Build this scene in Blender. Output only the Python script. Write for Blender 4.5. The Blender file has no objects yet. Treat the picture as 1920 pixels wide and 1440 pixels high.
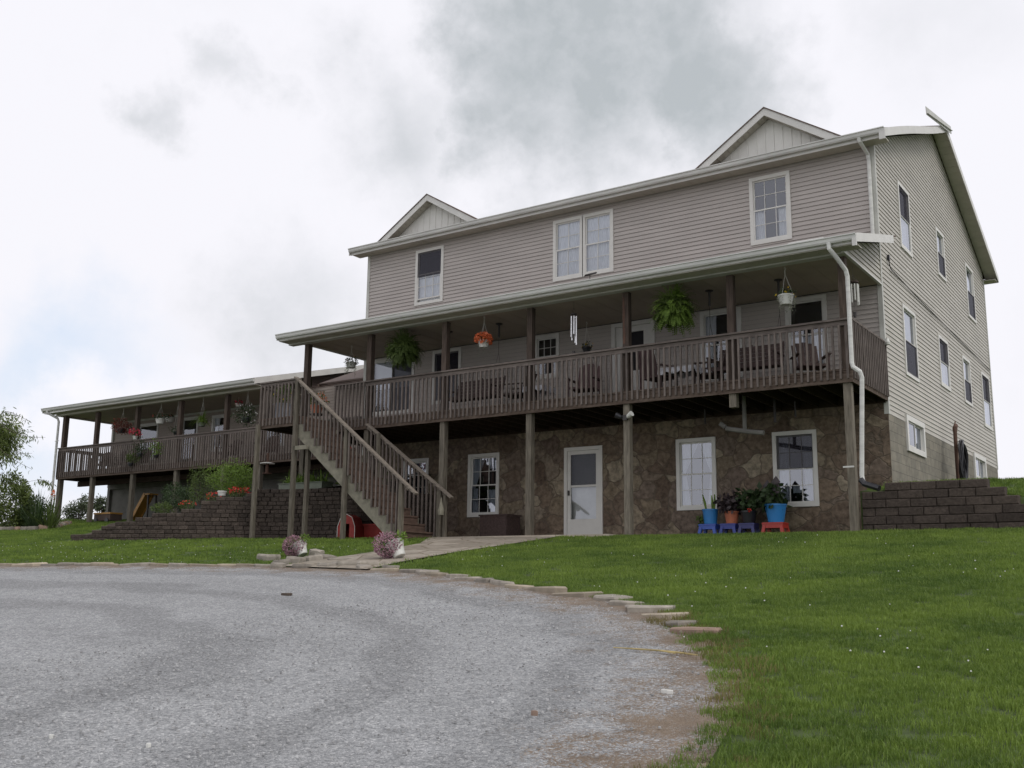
import bpy, math, random
import numpy as np
from mathutils import Vector, Matrix
R_ = math.radians
scene = bpy.context.scene
col = scene.collection

# ------------------------------------------------------------------ camera
CAM = np.array([20.031, -21.710, -1.1205]); FPX = 1948.89
YAW, PIT, ROL = R_(34.459), R_(10.825), R_(0.662)
fwd = np.array([-math.sin(YAW) * math.cos(PIT), math.cos(YAW) * math.cos(PIT), math.sin(PIT)])
rt0 = np.array([math.cos(YAW), math.sin(YAW), 0.0]); up0 = np.cross(rt0, fwd)
rt = math.cos(ROL) * rt0 + math.sin(ROL) * up0
upv = -math.sin(ROL) * rt0 + math.cos(ROL) * up0
cam = bpy.data.cameras.new("camera"); cam.sensor_width = 36; cam.lens = 36 * FPX / 1920
cam.clip_start = 0.1; cam.clip_end = 3000
camo = bpy.data.objects.new("camera", cam); col.objects.link(camo)
M = Matrix([[rt[0], upv[0], -fwd[0], CAM[0]], [rt[1], upv[1], -fwd[1], CAM[1]], [rt[2], upv[2], -fwd[2], CAM[2]], [0, 0, 0, 1]])
camo.matrix_world = M
scene.camera = camo

def ray(u, v): return fwd + rt * (u - 960) / FPX - upv * (v - 720) / FPX
def proj(X, Y, Z):
    d = np.array([X, Y, Z]) - CAM; z = d @ fwd
    return 960 + FPX * (d @ rt) / z, 720 - FPX * (d @ upv) / z

# ------------------------------------------------------------------ node helpers
def nt_new(nt, t, **kw):
    n = nt.nodes.new(t)
    for k, v in kw.items():
        if k.startswith('i_'):
            key = k[2:]; key = int(key) if key.isdigit() else key
            n.inputs[key].default_value = v
        else: setattr(n, k, v)
    return n

# ------------------------------------------------------------------ world: Nishita sky behind a bright broken overcast
SUN_EL, SUN_AZ = R_(48), R_(96)      # azimuth measured from +Y towards +X
w = bpy.data.worlds.new("World"); scene.world = w; w.use_nodes = True
nt = w.node_tree; nt.nodes.clear(); L = nt.links.new
out = nt.nodes.new('ShaderNodeOutputWorld'); bg = nt_new(nt, 'ShaderNodeBackground'); bg.inputs[1].default_value = 0.1
L(bg.outputs[0], out.inputs[0])
sky = nt.nodes.new('ShaderNodeTexSky'); sky.sky_type = 'NISHITA'; sky.sun_disc = False
sky.sun_elevation = SUN_EL; sky.sun_rotation = SUN_AZ
tc = nt.nodes.new('ShaderNodeTexCoord')
n1 = nt_new(nt, 'ShaderNodeTexNoise', i_Scale=4.5, i_Detail=7.0, i_Roughness=0.6); L(tc.outputs['Generated'], n1.inputs['Vector'])
n2 = nt_new(nt, 'ShaderNodeTexNoise', i_Scale=14.0, i_Detail=6.0, i_Roughness=0.6); L(tc.outputs['Generated'], n2.inputs['Vector'])
# warp the direction a little so that cloud outlines are ragged
wsub = nt_new(nt, 'ShaderNodeVectorMath', operation='SUBTRACT'); wsub.inputs[1].default_value = (0.5, 0.5, 0.5); L(n1.outputs['Color'], wsub.inputs[0])
wsc = nt_new(nt, 'ShaderNodeVectorMath', operation='SCALE'); wsc.inputs['Scale'].default_value = 0.22; L(wsub.outputs[0], wsc.inputs[0])
wsub2 = nt_new(nt, 'ShaderNodeVectorMath', operation='SUBTRACT'); wsub2.inputs[1].default_value = (0.5, 0.5, 0.5); L(n2.outputs['Color'], wsub2.inputs[0])
wsc2 = nt_new(nt, 'ShaderNodeVectorMath', operation='SCALE'); wsc2.inputs['Scale'].default_value = 0.10; L(wsub2.outputs[0], wsc2.inputs[0])
wa = nt_new(nt, 'ShaderNodeVectorMath', operation='ADD'); L(tc.outputs['Generated'], wa.inputs[0]); L(wsc.outputs[0], wa.inputs[1])
wb = nt_new(nt, 'ShaderNodeVectorMath', operation='ADD'); L(wa.outputs[0], wb.inputs[0]); L(wsc2.outputs[0], wb.inputs[1])
wn = nt_new(nt, 'ShaderNodeVectorMath', operation='NORMALIZE'); L(wb.outputs[0], wn.inputs[0])
def blob(u, v, r0, r1, amp):
    d = ray(u, v); d = d / np.linalg.norm(d)
    dt = nt_new(nt, 'ShaderNodeVectorMath', operation='DISTANCE'); dt.inputs[1].default_value = tuple(d); L(wn.outputs[0], dt.inputs[0])
    mr = nt_new(nt, 'ShaderNodeMapRange', interpolation_type='SMOOTHSTEP'); mr.inputs[1].default_value = r0; mr.inputs[2].default_value = r1
    mr.inputs[3].default_value = amp; mr.inputs[4].default_value = 0; L(dt.outputs['Value'], mr.inputs[0]); return mr.outputs[0]
def mmath(op, a, b, clamp=False):
    m = nt_new(nt, 'ShaderNodeMath', operation=op); m.use_clamp = clamp
    for i, s in enumerate((a, b)):
        if hasattr(s, 'is_output'): L(s, m.inputs[i])
        else: m.inputs[i].default_value = s
    return m.outputs[0]
def blobs(lst):
    acc = None
    for b in lst:
        s = blob(*b); acc = s if acc is None else mmath('MAXIMUM', acc, s)
    return acc
gray = blobs([(1150, 40, .06, .20, 1.0), (960, 50, .04, .13, .95), (1330, 170, .04, .12, .95), (1000, 215, .03, .12, .9), (720, 200, .0, .11, .6),
              (440, 120, .0, .05, .42), (300, 195, .0, .045, .45), (540, 610, .0, .12, .5), (1760, 20, .0, .1, .2), (900, 390, 0, .05, .3)])
# general faint mottling of the cloud deck
mot = nt_new(nt, 'ShaderNodeMapRange'); mot.inputs[1].default_value = .56; mot.inputs[2].default_value = .85; mot.inputs[3].default_value = 0; mot.inputs[4].default_value = .16
L(n1.outputs['Fac'], mot.inputs[0])
tex = nt_new(nt, 'ShaderNodeMapRange'); tex.inputs[1].default_value = .3; tex.inputs[2].default_value = .75; tex.inputs[3].default_value = .65; tex.inputs[4].default_value = 1.25
L(n2.outputs['Fac'], tex.inputs[0])
gm = mmath('MAXIMUM', mmath('MULTIPLY', gray, tex.outputs[0]), mot.outputs[0])
blue = mmath('MULTIPLY', blobs([(110, 660, .02, .12, .7), (40, 690, .01, .10, .7), (60, 900, .0, .09, .65), (200, 930, .0, .06, .5)]), tex.outputs[0], True)
cum = blobs([(150, 755, .01, .06, 1.0), (10, 790, .005, .05, 1.0), (250, 740, .0, .06, .9), (330, 800, 0, .08, 1)])
cumf = mmath('MULTIPLY', cum, 1.0, True)
mixg = nt_new(nt, 'ShaderNodeMix', data_type='RGBA'); mixg.inputs[6].default_value = (8.65, 8.6, 9.1, 1); mixg.inputs[7].default_value = (4.55, 4.88, 5.15, 1); L(gm, mixg.inputs[0])
# clear-sky colour seen through thin cloud
thin = nt_new(nt, 'ShaderNodeMix', data_type='RGBA'); thin.inputs[0].default_value = .82; L(sky.outputs[0], thin.inputs[6]); thin.inputs[7].default_value = (7.1, 8.0, 9.4, 1)
mixb = nt_new(nt, 'ShaderNodeMix', data_type='RGBA'); L(blue, mixb.inputs[0]); L(mixg.outputs[2], mixb.inputs[6]); L(thin.outputs[2], mixb.inputs[7])
mixc = nt_new(nt, 'ShaderNodeMix', data_type='RGBA'); L(cumf, mixc.inputs[0]); L(mixb.outputs[2], mixc.inputs[6]); mixc.inputs[7].default_value = (8.9, 8.85, 9.4, 1)
L(mixc.outputs[2], bg.inputs[0])
w.cycles.sampling_method = 'MANUAL'; w.cycles.sample_map_resolution = 512

sun = bpy.data.lights.new("sun", 'SUN'); sun.energy = 1.1; sun.angle = R_(22); sun.color = (1, .965, .91)
suno = bpy.data.objects.new("sun", sun); col.objects.link(suno)
sd = Vector((math.sin(SUN_AZ) * math.cos(SUN_EL), math.cos(SUN_AZ) * math.cos(SUN_EL), math.sin(SUN_EL)))
suno.rotation_euler = sd.to_track_quat('Z', 'Y').to_euler()
vs = scene.view_settings; scene.display_settings.display_device = 'sRGB'
vs.view_transform = 'Standard'; vs.look = 'None'; vs.exposure = 0.12; vs.gamma = 1; vs.use_curve_mapping = False
scene.cycles.max_bounces = 8; scene.cycles.transparent_max_bounces = 12

# ------------------------------------------------------------------ materials
MATS = {}
def new_mat(name):
    m = bpy.data.materials.new(name); m.use_nodes = True; nt = m.node_tree; nt.nodes.clear()
    o = nt.nodes.new('ShaderNodeOutputMaterial'); b = nt.nodes.new('ShaderNodeBsdfPrincipled'); nt.links.new(b.outputs[0], o.inputs[0])
    MATS[name] = m; return m, nt, b, o
def simple(name, c, rough=.6, scale=6., amt=.15, bump=0., stretch=(1, 1, 1), metal=0., spec=.5, c2=None, rnd=0., world=False, detail=5., trans=0.):
    """base colour c, varied by noise between c*(1-amt) and c*(1+amt) (or towards c2)"""
    m, nt, b, o = new_mat(name); Lk = nt.links.new
    b.inputs['Roughness'].default_value = rough; b.inputs['Metallic'].default_value = metal; b.inputs['Specular IOR Level'].default_value = spec
    if world: src = nt.nodes.new('ShaderNodeNewGeometry').outputs['Position']
    else: src = nt.nodes.new('ShaderNodeTexCoord').outputs['Object']
    mp = nt.nodes.new('ShaderNodeMapping'); mp.inputs['Scale'].default_value = stretch; Lk(src, mp.inputs['Vector'])
    oi = nt.nodes.new('ShaderNodeObjectInfo')
    if rnd:
        mu = nt_new(nt, 'ShaderNodeMath', operation='MULTIPLY'); mu.inputs[1].default_value = 37.; Lk(oi.outputs['Random'], mu.inputs[0])
        cb = nt.nodes.new('ShaderNodeCombineXYZ'); [Lk(mu.outputs[0], cb.inputs[i]) for i in range(3)]; Lk(cb.outputs[0], mp.inputs['Location'])
    n = nt_new(nt, 'ShaderNodeTexNoise', i_Scale=scale, i_Detail=detail, i_Roughness=.6); Lk(mp.outputs[0], n.inputs['Vector'])
    cr = nt.nodes.new('ShaderNodeValToRGB'); e = cr.color_ramp.elements
    e[0].position = .3; e[1].position = .72
    lo = [max(0, x * (1 - amt)) for x in c]; hi = [min(1, x * (1 + amt)) for x in c] if c2 is None else c2
    e[0].color = (*lo, 1); e[1].color = (*hi[:3], 1)
    Lk(n.outputs['Fac'], cr.inputs['Fac']); src = cr.outputs['Color']
    if rnd:
        mr = nt_new(nt, 'ShaderNodeMapRange'); mr.inputs[3].default_value = 1 - rnd; mr.inputs[4].default_value = 1 + rnd; Lk(oi.outputs['Random'], mr.inputs[0])
        hs = nt.nodes.new('ShaderNodeHueSaturation'); Lk(mr.outputs[0], hs.inputs['Value']); Lk(src, hs.inputs['Color']); src = hs.outputs[0]
    Lk(src, b.inputs['Base Color'])
    if bump:
        bp = nt.nodes.new('ShaderNodeBump'); bp.inputs['Strength'].default_value = bump; bp.inputs['Distance'].default_value = .02
        Lk(n.outputs['Fac'], bp.inputs['Height']); Lk(bp.outputs[0], b.inputs['Normal'])
    if trans:
        tr = nt.nodes.new('ShaderNodeBsdfTranslucent'); Lk(src, tr.inputs[0]); ms = nt.nodes.new('ShaderNodeMixShader'); ms.inputs[0].default_value = trans
        Lk(b.outputs[0], ms.inputs[1]); Lk(tr.outputs[0], ms.inputs[2]); Lk(ms.outputs[0], o.inputs[0])
    return m

simple('siding', (.435, .398, .370), .55, .8, .09, stretch=(1, 1, 3.5), world=True, spec=.3)
simple('siding_lit_side', (.455, .432, .385), .55, .8, .09, stretch=(1, 1, 3.5), world=True, spec=.3)  # same vinyl as siding, light on the right wall painted in as paler, greener colour
simple('siding_wing', (.36, .31, .27), .55, 1.3, .08, stretch=(1, 1, 2.5), world=True, spec=.3)
simple('trim', (.62, .61, .58), .45, 3, .08, spec=.35)
simple('trim_aged', (.50, .50, .46), .5, 2.2, .14, spec=.35)
simple('soffit', (.50, .48, .42), .6, 2, .10, spec=.2)
simple('ceiling', (.40, .34, .28), .6, 1.2, .12, spec=.2)
simple('gutter', (.60, .60, .57), .4, 2.6, .18, spec=.4, stretch=(.4, 1, 4))
simple('white_vinyl', (.66, .65, .61), .45, 3, .06, spec=.4)
simple('wood_rail', (.150, .126, .112), .8, 5, .35, .35, (6, 6, 1), rnd=.22, world=False, spec=.2)
simple('wood_rail_x', (.150, .126, .112), .8, 5, .35, .35, (1, 6, 6), rnd=.2, spec=.2)
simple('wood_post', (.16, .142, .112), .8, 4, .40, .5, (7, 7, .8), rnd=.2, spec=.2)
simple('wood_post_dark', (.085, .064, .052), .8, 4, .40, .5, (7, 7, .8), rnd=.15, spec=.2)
simple('wood_rim', (.105, .070, .053), .8, 4, .45, .3, (.7, 5, 5), spec=.2, c2=(.155, .12, .0955))
simple('wood_pale', (.24, .225, .175), .85, 5, .28, .4, (1.3, 6, 1.3), spec=.2)
simple('wood_cap', (.205, .175, .145), .8, 5, .40, .5, (1.0, 7, 4), spec=.25)
simple('wood_stair', (.12, .080, .062), .8, 5, .35, .3, (5, 1, 5), spec=.2)
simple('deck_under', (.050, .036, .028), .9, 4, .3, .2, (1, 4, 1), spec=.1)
simple('shingle', (.14, .10, .085), .9, 14, .35, .5)
simple('dark_interior', (.018, .017, .02), .9, 3, .3)
simple('curtain', (.80, .81, .84), .9, 14, .22, .3, (6, 1, .4), spec=.1)
simple('curtain_purple', (.25, .22, .34), .9, 14, .22, .3, (6, 1, .4), spec=.1)
simple('blind_white', (.70, .72, .74), .8, 3, .05)
simple('concrete', (.42, .37, .30), .9, 3, .22, .3, spec=.2)
simple('concrete_dark', (.20, .195, .18), .9, 2, .25, .2, spec=.1)
simple('gable_brown', (.10, .072, .062), .7, 2, .15, world=True, spec=.2)
simple('soil', (.05, .036, .026), .95, 9, .4, .6)
simple('terracotta', (.42, .135, .07), .75, 5, .18)
simple('blue_plastic', (.03, .20, .50), .4, 3, .08)
simple('stool_blue', (.03, .05, .26), .4, 3, .1)
simple('stool_bright', (.045, .10, .42), .4, 3, .1)
simple('stool_navy', (.03, .035, .15), .4, 3, .1)
simple('black_plastic', (.018, .018, .022), .35, 3, .2)
simple('red_plastic', (.40, .035, .025), .4, 3, .1)
simple('yellow_plastic', (.42, .22, .05), .45, 3, .12)
simple('white_pot', (.62, .62, .58), .45, 4, .12)
simple('grey_pot', (.22, .23, .26), .6, 4, .2)
simple('green_box', (.15, .17, .13), .7, 4, .2)
simple('barn_red', (.27, .028, .022), .7, 4, .25)
simple('hose_black', (.014, .014, .018), .4, 5, .2)
simple('metal_dark', (.035, .03, .028), .5, 5, .2)
simple('chime_metal', (.75, .75, .76), .25, 5, .05, metal=.9)
simple('wicker', (.07, .045, .04), .8, 20, .4, .5)
simple('cushion', (.12, .075, .075), .9, 8, .2)
simple('chair_wood', (.06, .035, .032), .7, 6, .3, rnd=.2)
simple('cloth_white', (.62, .62, .66), .9, 9, .25)
simple('rust_wood', (.095, .050, .034), .8, 4, .4, stretch=(5, 5, .8))
simple('straw', (.38, .30, .13), .8, 10, .3)
simple('leaf', (.075, .125, .028), .55, 9, .45, world=True, spec=.35, trans=.3, c2=(.14, .20, .05))
simple('leaf_bright', (.14, .24, .035), .55, 8, .40, world=True, spec=.3, trans=.3, c2=(.24, .36, .07))
simple('leaf_dark', (.032, .060, .022), .5, 9, .4, world=True, spec=.35, trans=.2, c2=(.06, .10, .035))
simple('leaf_tree', (.10, .145, .038), .5, 3, .5, world=True, spec=.4, trans=.4, c2=(.24, .31, .09))
simple('leaf_far', (.065, .085, .045), .7, 3, .4, world=True, trans=.2, c2=(.11, .14, .07))
simple('moss_grey', (.30, .31, .24), .9, 20, .3)
simple('leaf_red', (.16, .035, .03), .6, 9, .4, world=True, trans=.2, c2=(.24, .08, .05))
simple('leaf_purple', (.035, .022, .03), .5, 9, .4, world=True, c2=(.07, .05, .05))
simple('fl_orange', (.80, .20, .08), .6, 30, .35, world=True, trans=.2)
simple('fl_red', (.68, .05, .04), .6, 30, .35, world=True, trans=.2)
simple('fl_pinkred', (.72, .06, .12), .6, 30, .35, world=True, trans=.2)
simple('fl_pink', (.26, .10, .15), .7, 25, .5, world=True, trans=.15, c2=(.62, .38, .45))
simple('fl_white', (.80, .80, .78), .6, 30, .1, world=True, trans=.2)
simple('fl_yellow', (.75, .50, .03), .6, 30, .2, world=True, trans=.2)
simple('bark', (.085, .065, .05), .9, 12, .35, .6, (4, 4, 1))
simple('sandstone', (.32, .275, .21), .9, 5, .22, .5, rnd=.28, c2=(.41, .35, .27))
simple('sandstone_grey', (.25, .225, .19), .9, 6, .3, .6, rnd=.25)
simple('sandstone_red', (.27, .19, .145), .9, 5, .22, .5, rnd=.1)
simple('pebble', (.35, .35, .35), .85, 5, .2, rnd=.40)

def glass_mat(name, tint, base, gain):
    m = bpy.data.materials.new(name); m.use_nodes = True; nt = m.node_tree; nt.nodes.clear(); Lk = nt.links.new
    o = nt.nodes.new('ShaderNodeOutputMaterial'); tr = nt.nodes.new('ShaderNodeBsdfTransparent'); tr.inputs[0].default_value = (*tint, 1)
    gl = nt.nodes.new('ShaderNodeBsdfGlossy'); gl.inputs['Roughness'].default_value = .03; gl.inputs[0].default_value = (.9, .93, 1, 1)
    fr = nt.nodes.new('ShaderNodeFresnel'); fr.inputs[0].default_value = 1.5
    ma = nt_new(nt, 'ShaderNodeMath', operation='MULTIPLY_ADD'); ma.inputs[1].default_value = gain; ma.inputs[2].default_value = base; ma.use_clamp = True
    n = nt_new(nt, 'ShaderNodeTexNoise', i_Scale=1.1, i_Detail=1.); bp = nt.nodes.new('ShaderNodeBump'); bp.inputs['Strength'].default_value = .12; bp.inputs['Distance'].default_value = .05
    Lk(nt.nodes.new('ShaderNodeNewGeometry').outputs['Position'], n.inputs['Vector']); Lk(n.outputs[0], bp.inputs['Height']); Lk(bp.outputs[0], gl.inputs['Normal'])
    mx = nt.nodes.new('ShaderNodeMixShader'); Lk(fr.outputs[0], ma.inputs[0]); Lk(ma.outputs[0], mx.inputs[0]); Lk(tr.outputs[0], mx.inputs[1]); Lk(gl.outputs[0], mx.inputs[2]); Lk(mx.outputs[0], o.inputs[0])
    MATS[name] = m
glass_mat('glass', (.88, .90, .92), .09, 1.6)
glass_mat('glass_dim', (.62, .66, .70), .20, 1.6)
glass_mat('glass_side', (.6, .65, .7), .10, 1.2)
def screen_mat(name, c, f):
    m = bpy.data.materials.new(name); m.use_nodes = True; nt = m.node_tree; nt.nodes.clear(); Lk = nt.links.new
    o = nt.nodes.new('ShaderNodeOutputMaterial'); tr = nt.nodes.new('ShaderNodeBsdfTransparent'); d = nt.nodes.new('ShaderNodeBsdfDiffuse'); d.inputs[0].default_value = (*c, 1)
    mx = nt.nodes.new('ShaderNodeMixShader'); mx.inputs[0].default_value = f; Lk(tr.outputs[0], mx.inputs[1]); Lk(d.outputs[0], mx.inputs[2]); Lk(mx.outputs[0], o.inputs[0]); MATS[name] = m
screen_mat('screen', (.045, .042, .055), .62)
screen_mat('sheer', (.55, .55, .58), .75)

# stone facing
def stone_mat():
    m, nt, b, o = new_mat('stone_facing'); Lk = nt.links.new
    g = nt.nodes.new('ShaderNodeNewGeometry'); mp = nt.nodes.new('ShaderNodeMapping'); mp.inputs['Scale'].default_value = (1, .35, 1.25); Lk(g.outputs['Position'], mp.inputs[0])
    nz = nt_new(nt, 'ShaderNodeTexNoise', i_Scale=1.7, i_Detail=3.); Lk(mp.outputs[0], nz.inputs['Vector'])
    s = nt_new(nt, 'ShaderNodeVectorMath', operation='SCALE'); s.inputs['Scale'].default_value = .6; Lk(nz.outputs['Color'], s.inputs[0])
    a = nt_new(nt, 'ShaderNodeVectorMath', operation='ADD'); Lk(mp.outputs[0], a.inputs[0]); Lk(s.outputs[0], a.inputs[1])
    v = nt_new(nt, 'ShaderNodeTexVoronoi', i_Scale=2.1); v.inputs['Randomness'].default_value = .95; Lk(a.outputs[0], v.inputs['Vector'])
    v2 = nt_new(nt, 'ShaderNodeTexVoronoi', feature='DISTANCE_TO_EDGE', i_Scale=2.1); v2.inputs['Randomness'].default_value = .95; Lk(a.outputs[0], v2.inputs['Vector'])
    sp = nt.nodes.new('ShaderNodeSeparateColor'); Lk(v.outputs['Color'], sp.inputs[0])
    cr = nt.nodes.new('ShaderNodeValToRGB'); cr.color_ramp.interpolation = 'LINEAR'
    el = cr.color_ramp.elements; cols = [(0, (.115, .084, .062)), (.18, (.155, .118, .088)), (.38, (.175, .134, .096)), (.55, (.16, .125, .10)), (.72, (.20, .16, .112)), (.88, (.27, .23, .17)), (1, (.14, .105, .085))]
    el[0].position = 0; el[0].color = (*cols[0][1], 1); el[1].position = 1; el[1].color = (*cols[-1][1], 1)
    for p, c in cols[1:-1]: e = el.new(p); e.color = (*c, 1)
    Lk(sp.outputs[0], cr.inputs[0])
    n3 = nt_new(nt, 'ShaderNodeTexNoise', i_Scale=9., i_Detail=6., i_Roughness=.65); Lk(g.outputs['Position'], n3.inputs['Vector'])
    mm = nt_new(nt, 'ShaderNodeMapRange'); mm.inputs[1].default_value = .3; mm.inputs[2].default_value = .7; mm.inputs[3].default_value = .5; mm.inputs[4].default_value = 1.5; Lk(n3.outputs[0], mm.inputs[0])
    hs = nt.nodes.new('ShaderNodeHueSaturation'); Lk(cr.outputs[0], hs.inputs['Color']); Lk(mm.outputs[0], hs.inputs['Value'])
    mo = nt_new(nt, 'ShaderNodeMapRange', interpolation_type='SMOOTHSTEP'); mo.inputs[1].default_value = .004; mo.inputs[2].default_value = .045; Lk(v2.outputs['Distance'], mo.inputs[0])
    mx = nt_new(nt, 'ShaderNodeMix', data_type='RGBA'); Lk(mo.outputs[0], mx.inputs[0]); mx.inputs[6].default_value = (.13, .105, .08, 1); Lk(hs.outputs[0], mx.inputs[7])
    Lk(mx.outputs[2], b.inputs['Base Color']); b.inputs['Roughness'].default_value = .9; b.inputs['Specular IOR Level'].default_value = .2
    ad = nt_new(nt, 'ShaderNodeMath', operation='MULTIPLY_ADD'); ad.inputs[1].default_value = .35; Lk(n3.outputs[0], ad.inputs[0]); Lk(mo.outputs[0], ad.inputs[2])
    bp = nt.nodes.new('ShaderNodeBump'); bp.inputs['Strength'].default_value = .6; bp.inputs['Distance'].default_value = .022; Lk(ad.outputs[0], bp.inputs['Height']); Lk(bp.outputs[0], b.inputs['Normal'])
stone_mat()
# concrete block foundation (courses along Y)
def block_mat(name, swap):
    m, nt, b, o = new_mat(name); Lk = nt.links.new
    g = nt.nodes.new('ShaderNodeNewGeometry'); sp = nt.nodes.new('ShaderNodeSeparateXYZ'); Lk(g.outputs['Position'], sp.inputs[0])
    cb = nt.nodes.new('ShaderNodeCombineXYZ'); Lk(sp.outputs[1 if swap else 0], cb.inputs[0]); Lk(sp.outputs[2], cb.inputs[1])
    br = nt_new(nt, 'ShaderNodeTexBrick', i_Scale=1.0); br.inputs['Brick Width'].default_value = .406; br.inputs['Row Height'].default_value = .203
    br.inputs['Mortar Size'].default_value = .007; br.inputs['Mortar Smooth'].default_value = .3; br.inputs['Color1'].default_value = (.24, .22, .175, 1); br.inputs['Color2'].default_value = (.19, .178, .145, 1); br.inputs['Mortar'].default_value = (.13, .12, .10, 1)
    Lk(cb.outputs[0], br.inputs['Vector'])
    n3 = nt_new(nt, 'ShaderNodeTexNoise', i_Scale=5., i_Detail=6., i_Roughness=.65); Lk(g.outputs['Position'], n3.inputs['Vector'])
    mm = nt_new(nt, 'ShaderNodeMapRange'); mm.inputs[1].default_value = .3; mm.inputs[2].default_value = .7; mm.inputs[3].default_value = .75; mm.inputs[4].default_value = 1.2; Lk(n3.outputs[0], mm.inputs[0])
    hs = nt.nodes.new('ShaderNodeHueSaturation'); Lk(br.outputs[0], hs.inputs['Color']); Lk(mm.outputs[0], hs.inputs['Value'])
    Lk(hs.outputs[0], b.inputs['Base Color']); b.inputs['Roughness'].default_value = .9
    bp = nt.nodes.new('ShaderNodeBump'); bp.inputs['Strength'].default_value = .5; bp.inputs['Distance'].default_value = .01; bp.invert = True; Lk(br.outputs['Fac'], bp.inputs['Height']); Lk(bp.outputs[0], b.inputs['Normal'])
block_mat('block_foundation', True)
# split-face retaining block
m, nt, b, o = new_mat('retain_block'); Lk = nt.links.new
g = nt.nodes.new('ShaderNodeNewGeometry')
na = nt_new(nt, 'ShaderNodeTexNoise', i_Scale=1.6, i_Detail=2.); nb = nt_new(nt, 'ShaderNodeTexNoise', i_Scale=22., i_Detail=6., i_Roughness=.7)
Lk(g.outputs['Position'], na.inputs['Vector']); Lk(g.outputs['Position'], nb.inputs['Vector'])
at = nt.nodes.new('ShaderNodeAttribute'); at.attribute_name = 'tone'
cr = nt.nodes.new('ShaderNodeValToRGB'); cr.color_ramp.elements[0].color = (.052, .042, .036, 1); cr.color_ramp.elements[1].color = (.100, .080, .067, 1)
Lk(at.outputs['Fac'], cr.inputs[0])
mm = nt_new(nt, 'ShaderNodeMapRange'); mm.inputs[1].default_value = .3; mm.inputs[2].default_value = .7; mm.inputs[3].default_value = .6; mm.inputs[4].default_value = 1.4; Lk(nb.outputs[0], mm.inputs[0])
hs = nt.nodes.new('ShaderNodeHueSaturation'); Lk(cr.outputs[0], hs.inputs['Color']); Lk(mm.outputs[0], hs.inputs['Value'])
Lk(hs.outputs[0], b.inputs['Base Color']); b.inputs['Roughness'].default_value = .95; b.inputs['Specular IOR Level'].default_value = .15
bp = nt.nodes.new('ShaderNodeBump'); bp.inputs['Strength'].default_value = .9; bp.inputs['Distance'].default_value = .025; Lk(nb.outputs[0], bp.inputs['Height']); Lk(bp.outputs[0], b.inputs['Normal'])

# gravel, with earth showing through at its worn margin (attribute 'edge' = metres inside the drive edge)
m, nt, b, o = new_mat('gravel'); Lk = nt.links.new
g = nt.nodes.new('ShaderNodeNewGeometry'); P = g.outputs['Position']
v = nt_new(nt, 'ShaderNodeTexVoronoi', i_Scale=82.); Lk(P, v.inputs['Vector'])
vb = nt_new(nt, 'ShaderNodeTexVoronoi', i_Scale=38.); Lk(P, vb.inputs['Vector'])
sp = nt.nodes.new('ShaderNodeSeparateColor'); Lk(v.outputs['Color'], sp.inputs[0])
spb = nt.nodes.new('ShaderNodeSeparateColor'); Lk(vb.outputs['Color'], spb.inputs[0])
mxv = nt_new(nt, 'ShaderNodeMix', data_type='FLOAT'); mxv.inputs[0].default_value = .35; Lk(sp.outputs[0], mxv.inputs[2]); Lk(spb.outputs[0], mxv.inputs[3])
cr = nt.nodes.new('ShaderNodeValToRGB'); el = cr.color_ramp.elements; el[0].color = (.17, .175, .18, 1); el[1].color = (.58, .58, .57, 1)
e = el.new(.35); e.color = (.27, .275, .28, 1); e = el.new(.7); e.color = (.37, .375, .38, 1); Lk(mxv.outputs[0], cr.inputs[0])
nl = nt_new(nt, 'ShaderNodeTexNoise', i_Scale=.55, i_Detail=5., i_Roughness=.6); mpl = nt.nodes.new('ShaderNodeMapping'); mpl.inputs['Rotation'].default_value = (0, 0, R_(35)); mpl.inputs['Scale'].default_value = (.55, 1.6, 1); Lk(P, mpl.inputs[0]); Lk(mpl.outputs[0], nl.inputs['Vector'])
mm = nt_new(nt, 'ShaderNodeMapRange'); mm.inputs[1].default_value = .32; mm.inputs[2].default_value = .68; mm.inputs[3].default_value = .92; mm.inputs[4].default_value = 1.06; Lk(nl.outputs[0], mm.inputs[0])
n5 = nt_new(nt, 'ShaderNodeTexNoise', i_Scale=3.2, i_Detail=4., i_Roughness=.7); Lk(P, n5.inputs['Vector'])
m5 = nt_new(nt, 'ShaderNodeMapRange'); m5.inputs[1].default_value = .3; m5.inputs[2].default_value = .6; m5.inputs[3].default_value = .90; m5.inputs[4].default_value = 1.03; Lk(n5.outputs[0], m5.inputs[0])
mu = nt_new(nt, 'ShaderNodeMath', operation='MULTIPLY'); Lk(mm.outputs[0], mu.inputs[0]); Lk(m5.outputs[0], mu.inputs[1])
at = nt.nodes.new('ShaderNodeAttribute'); at.attribute_name = 'edge'
# wheel tracks running round the curve of the drive
ntk = nt_new(nt, 'ShaderNodeTexNoise', i_Scale=.35, i_Detail=2.); Lk(P, ntk.inputs['Vector'])
tk = nt_new(nt, 'ShaderNodeMath', operation='MULTIPLY_ADD'); tk.inputs[1].default_value = 2.2; Lk(ntk.outputs[0], tk.inputs[0]); Lk(at.outputs['Fac'], tk.inputs[2])
ts = nt_new(nt, 'ShaderNodeMath', operation='MULTIPLY'); ts.inputs[1].default_value = 3.7; Lk(tk.outputs[0], ts.inputs[0])
tw_ = nt_new(nt, 'ShaderNodeMath', operation='SINE'); Lk(ts.outputs[0], tw_.inputs[0])
tm = nt_new(nt, 'ShaderNodeMapRange', interpolation_type='SMOOTHSTEP'); tm.inputs[1].default_value = .1; tm.inputs[2].default_value = .95; tm.inputs[3].default_value = 1.03; tm.inputs[4].default_value = .84; Lk(tw_.outputs[0], tm.inputs[0])
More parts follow.
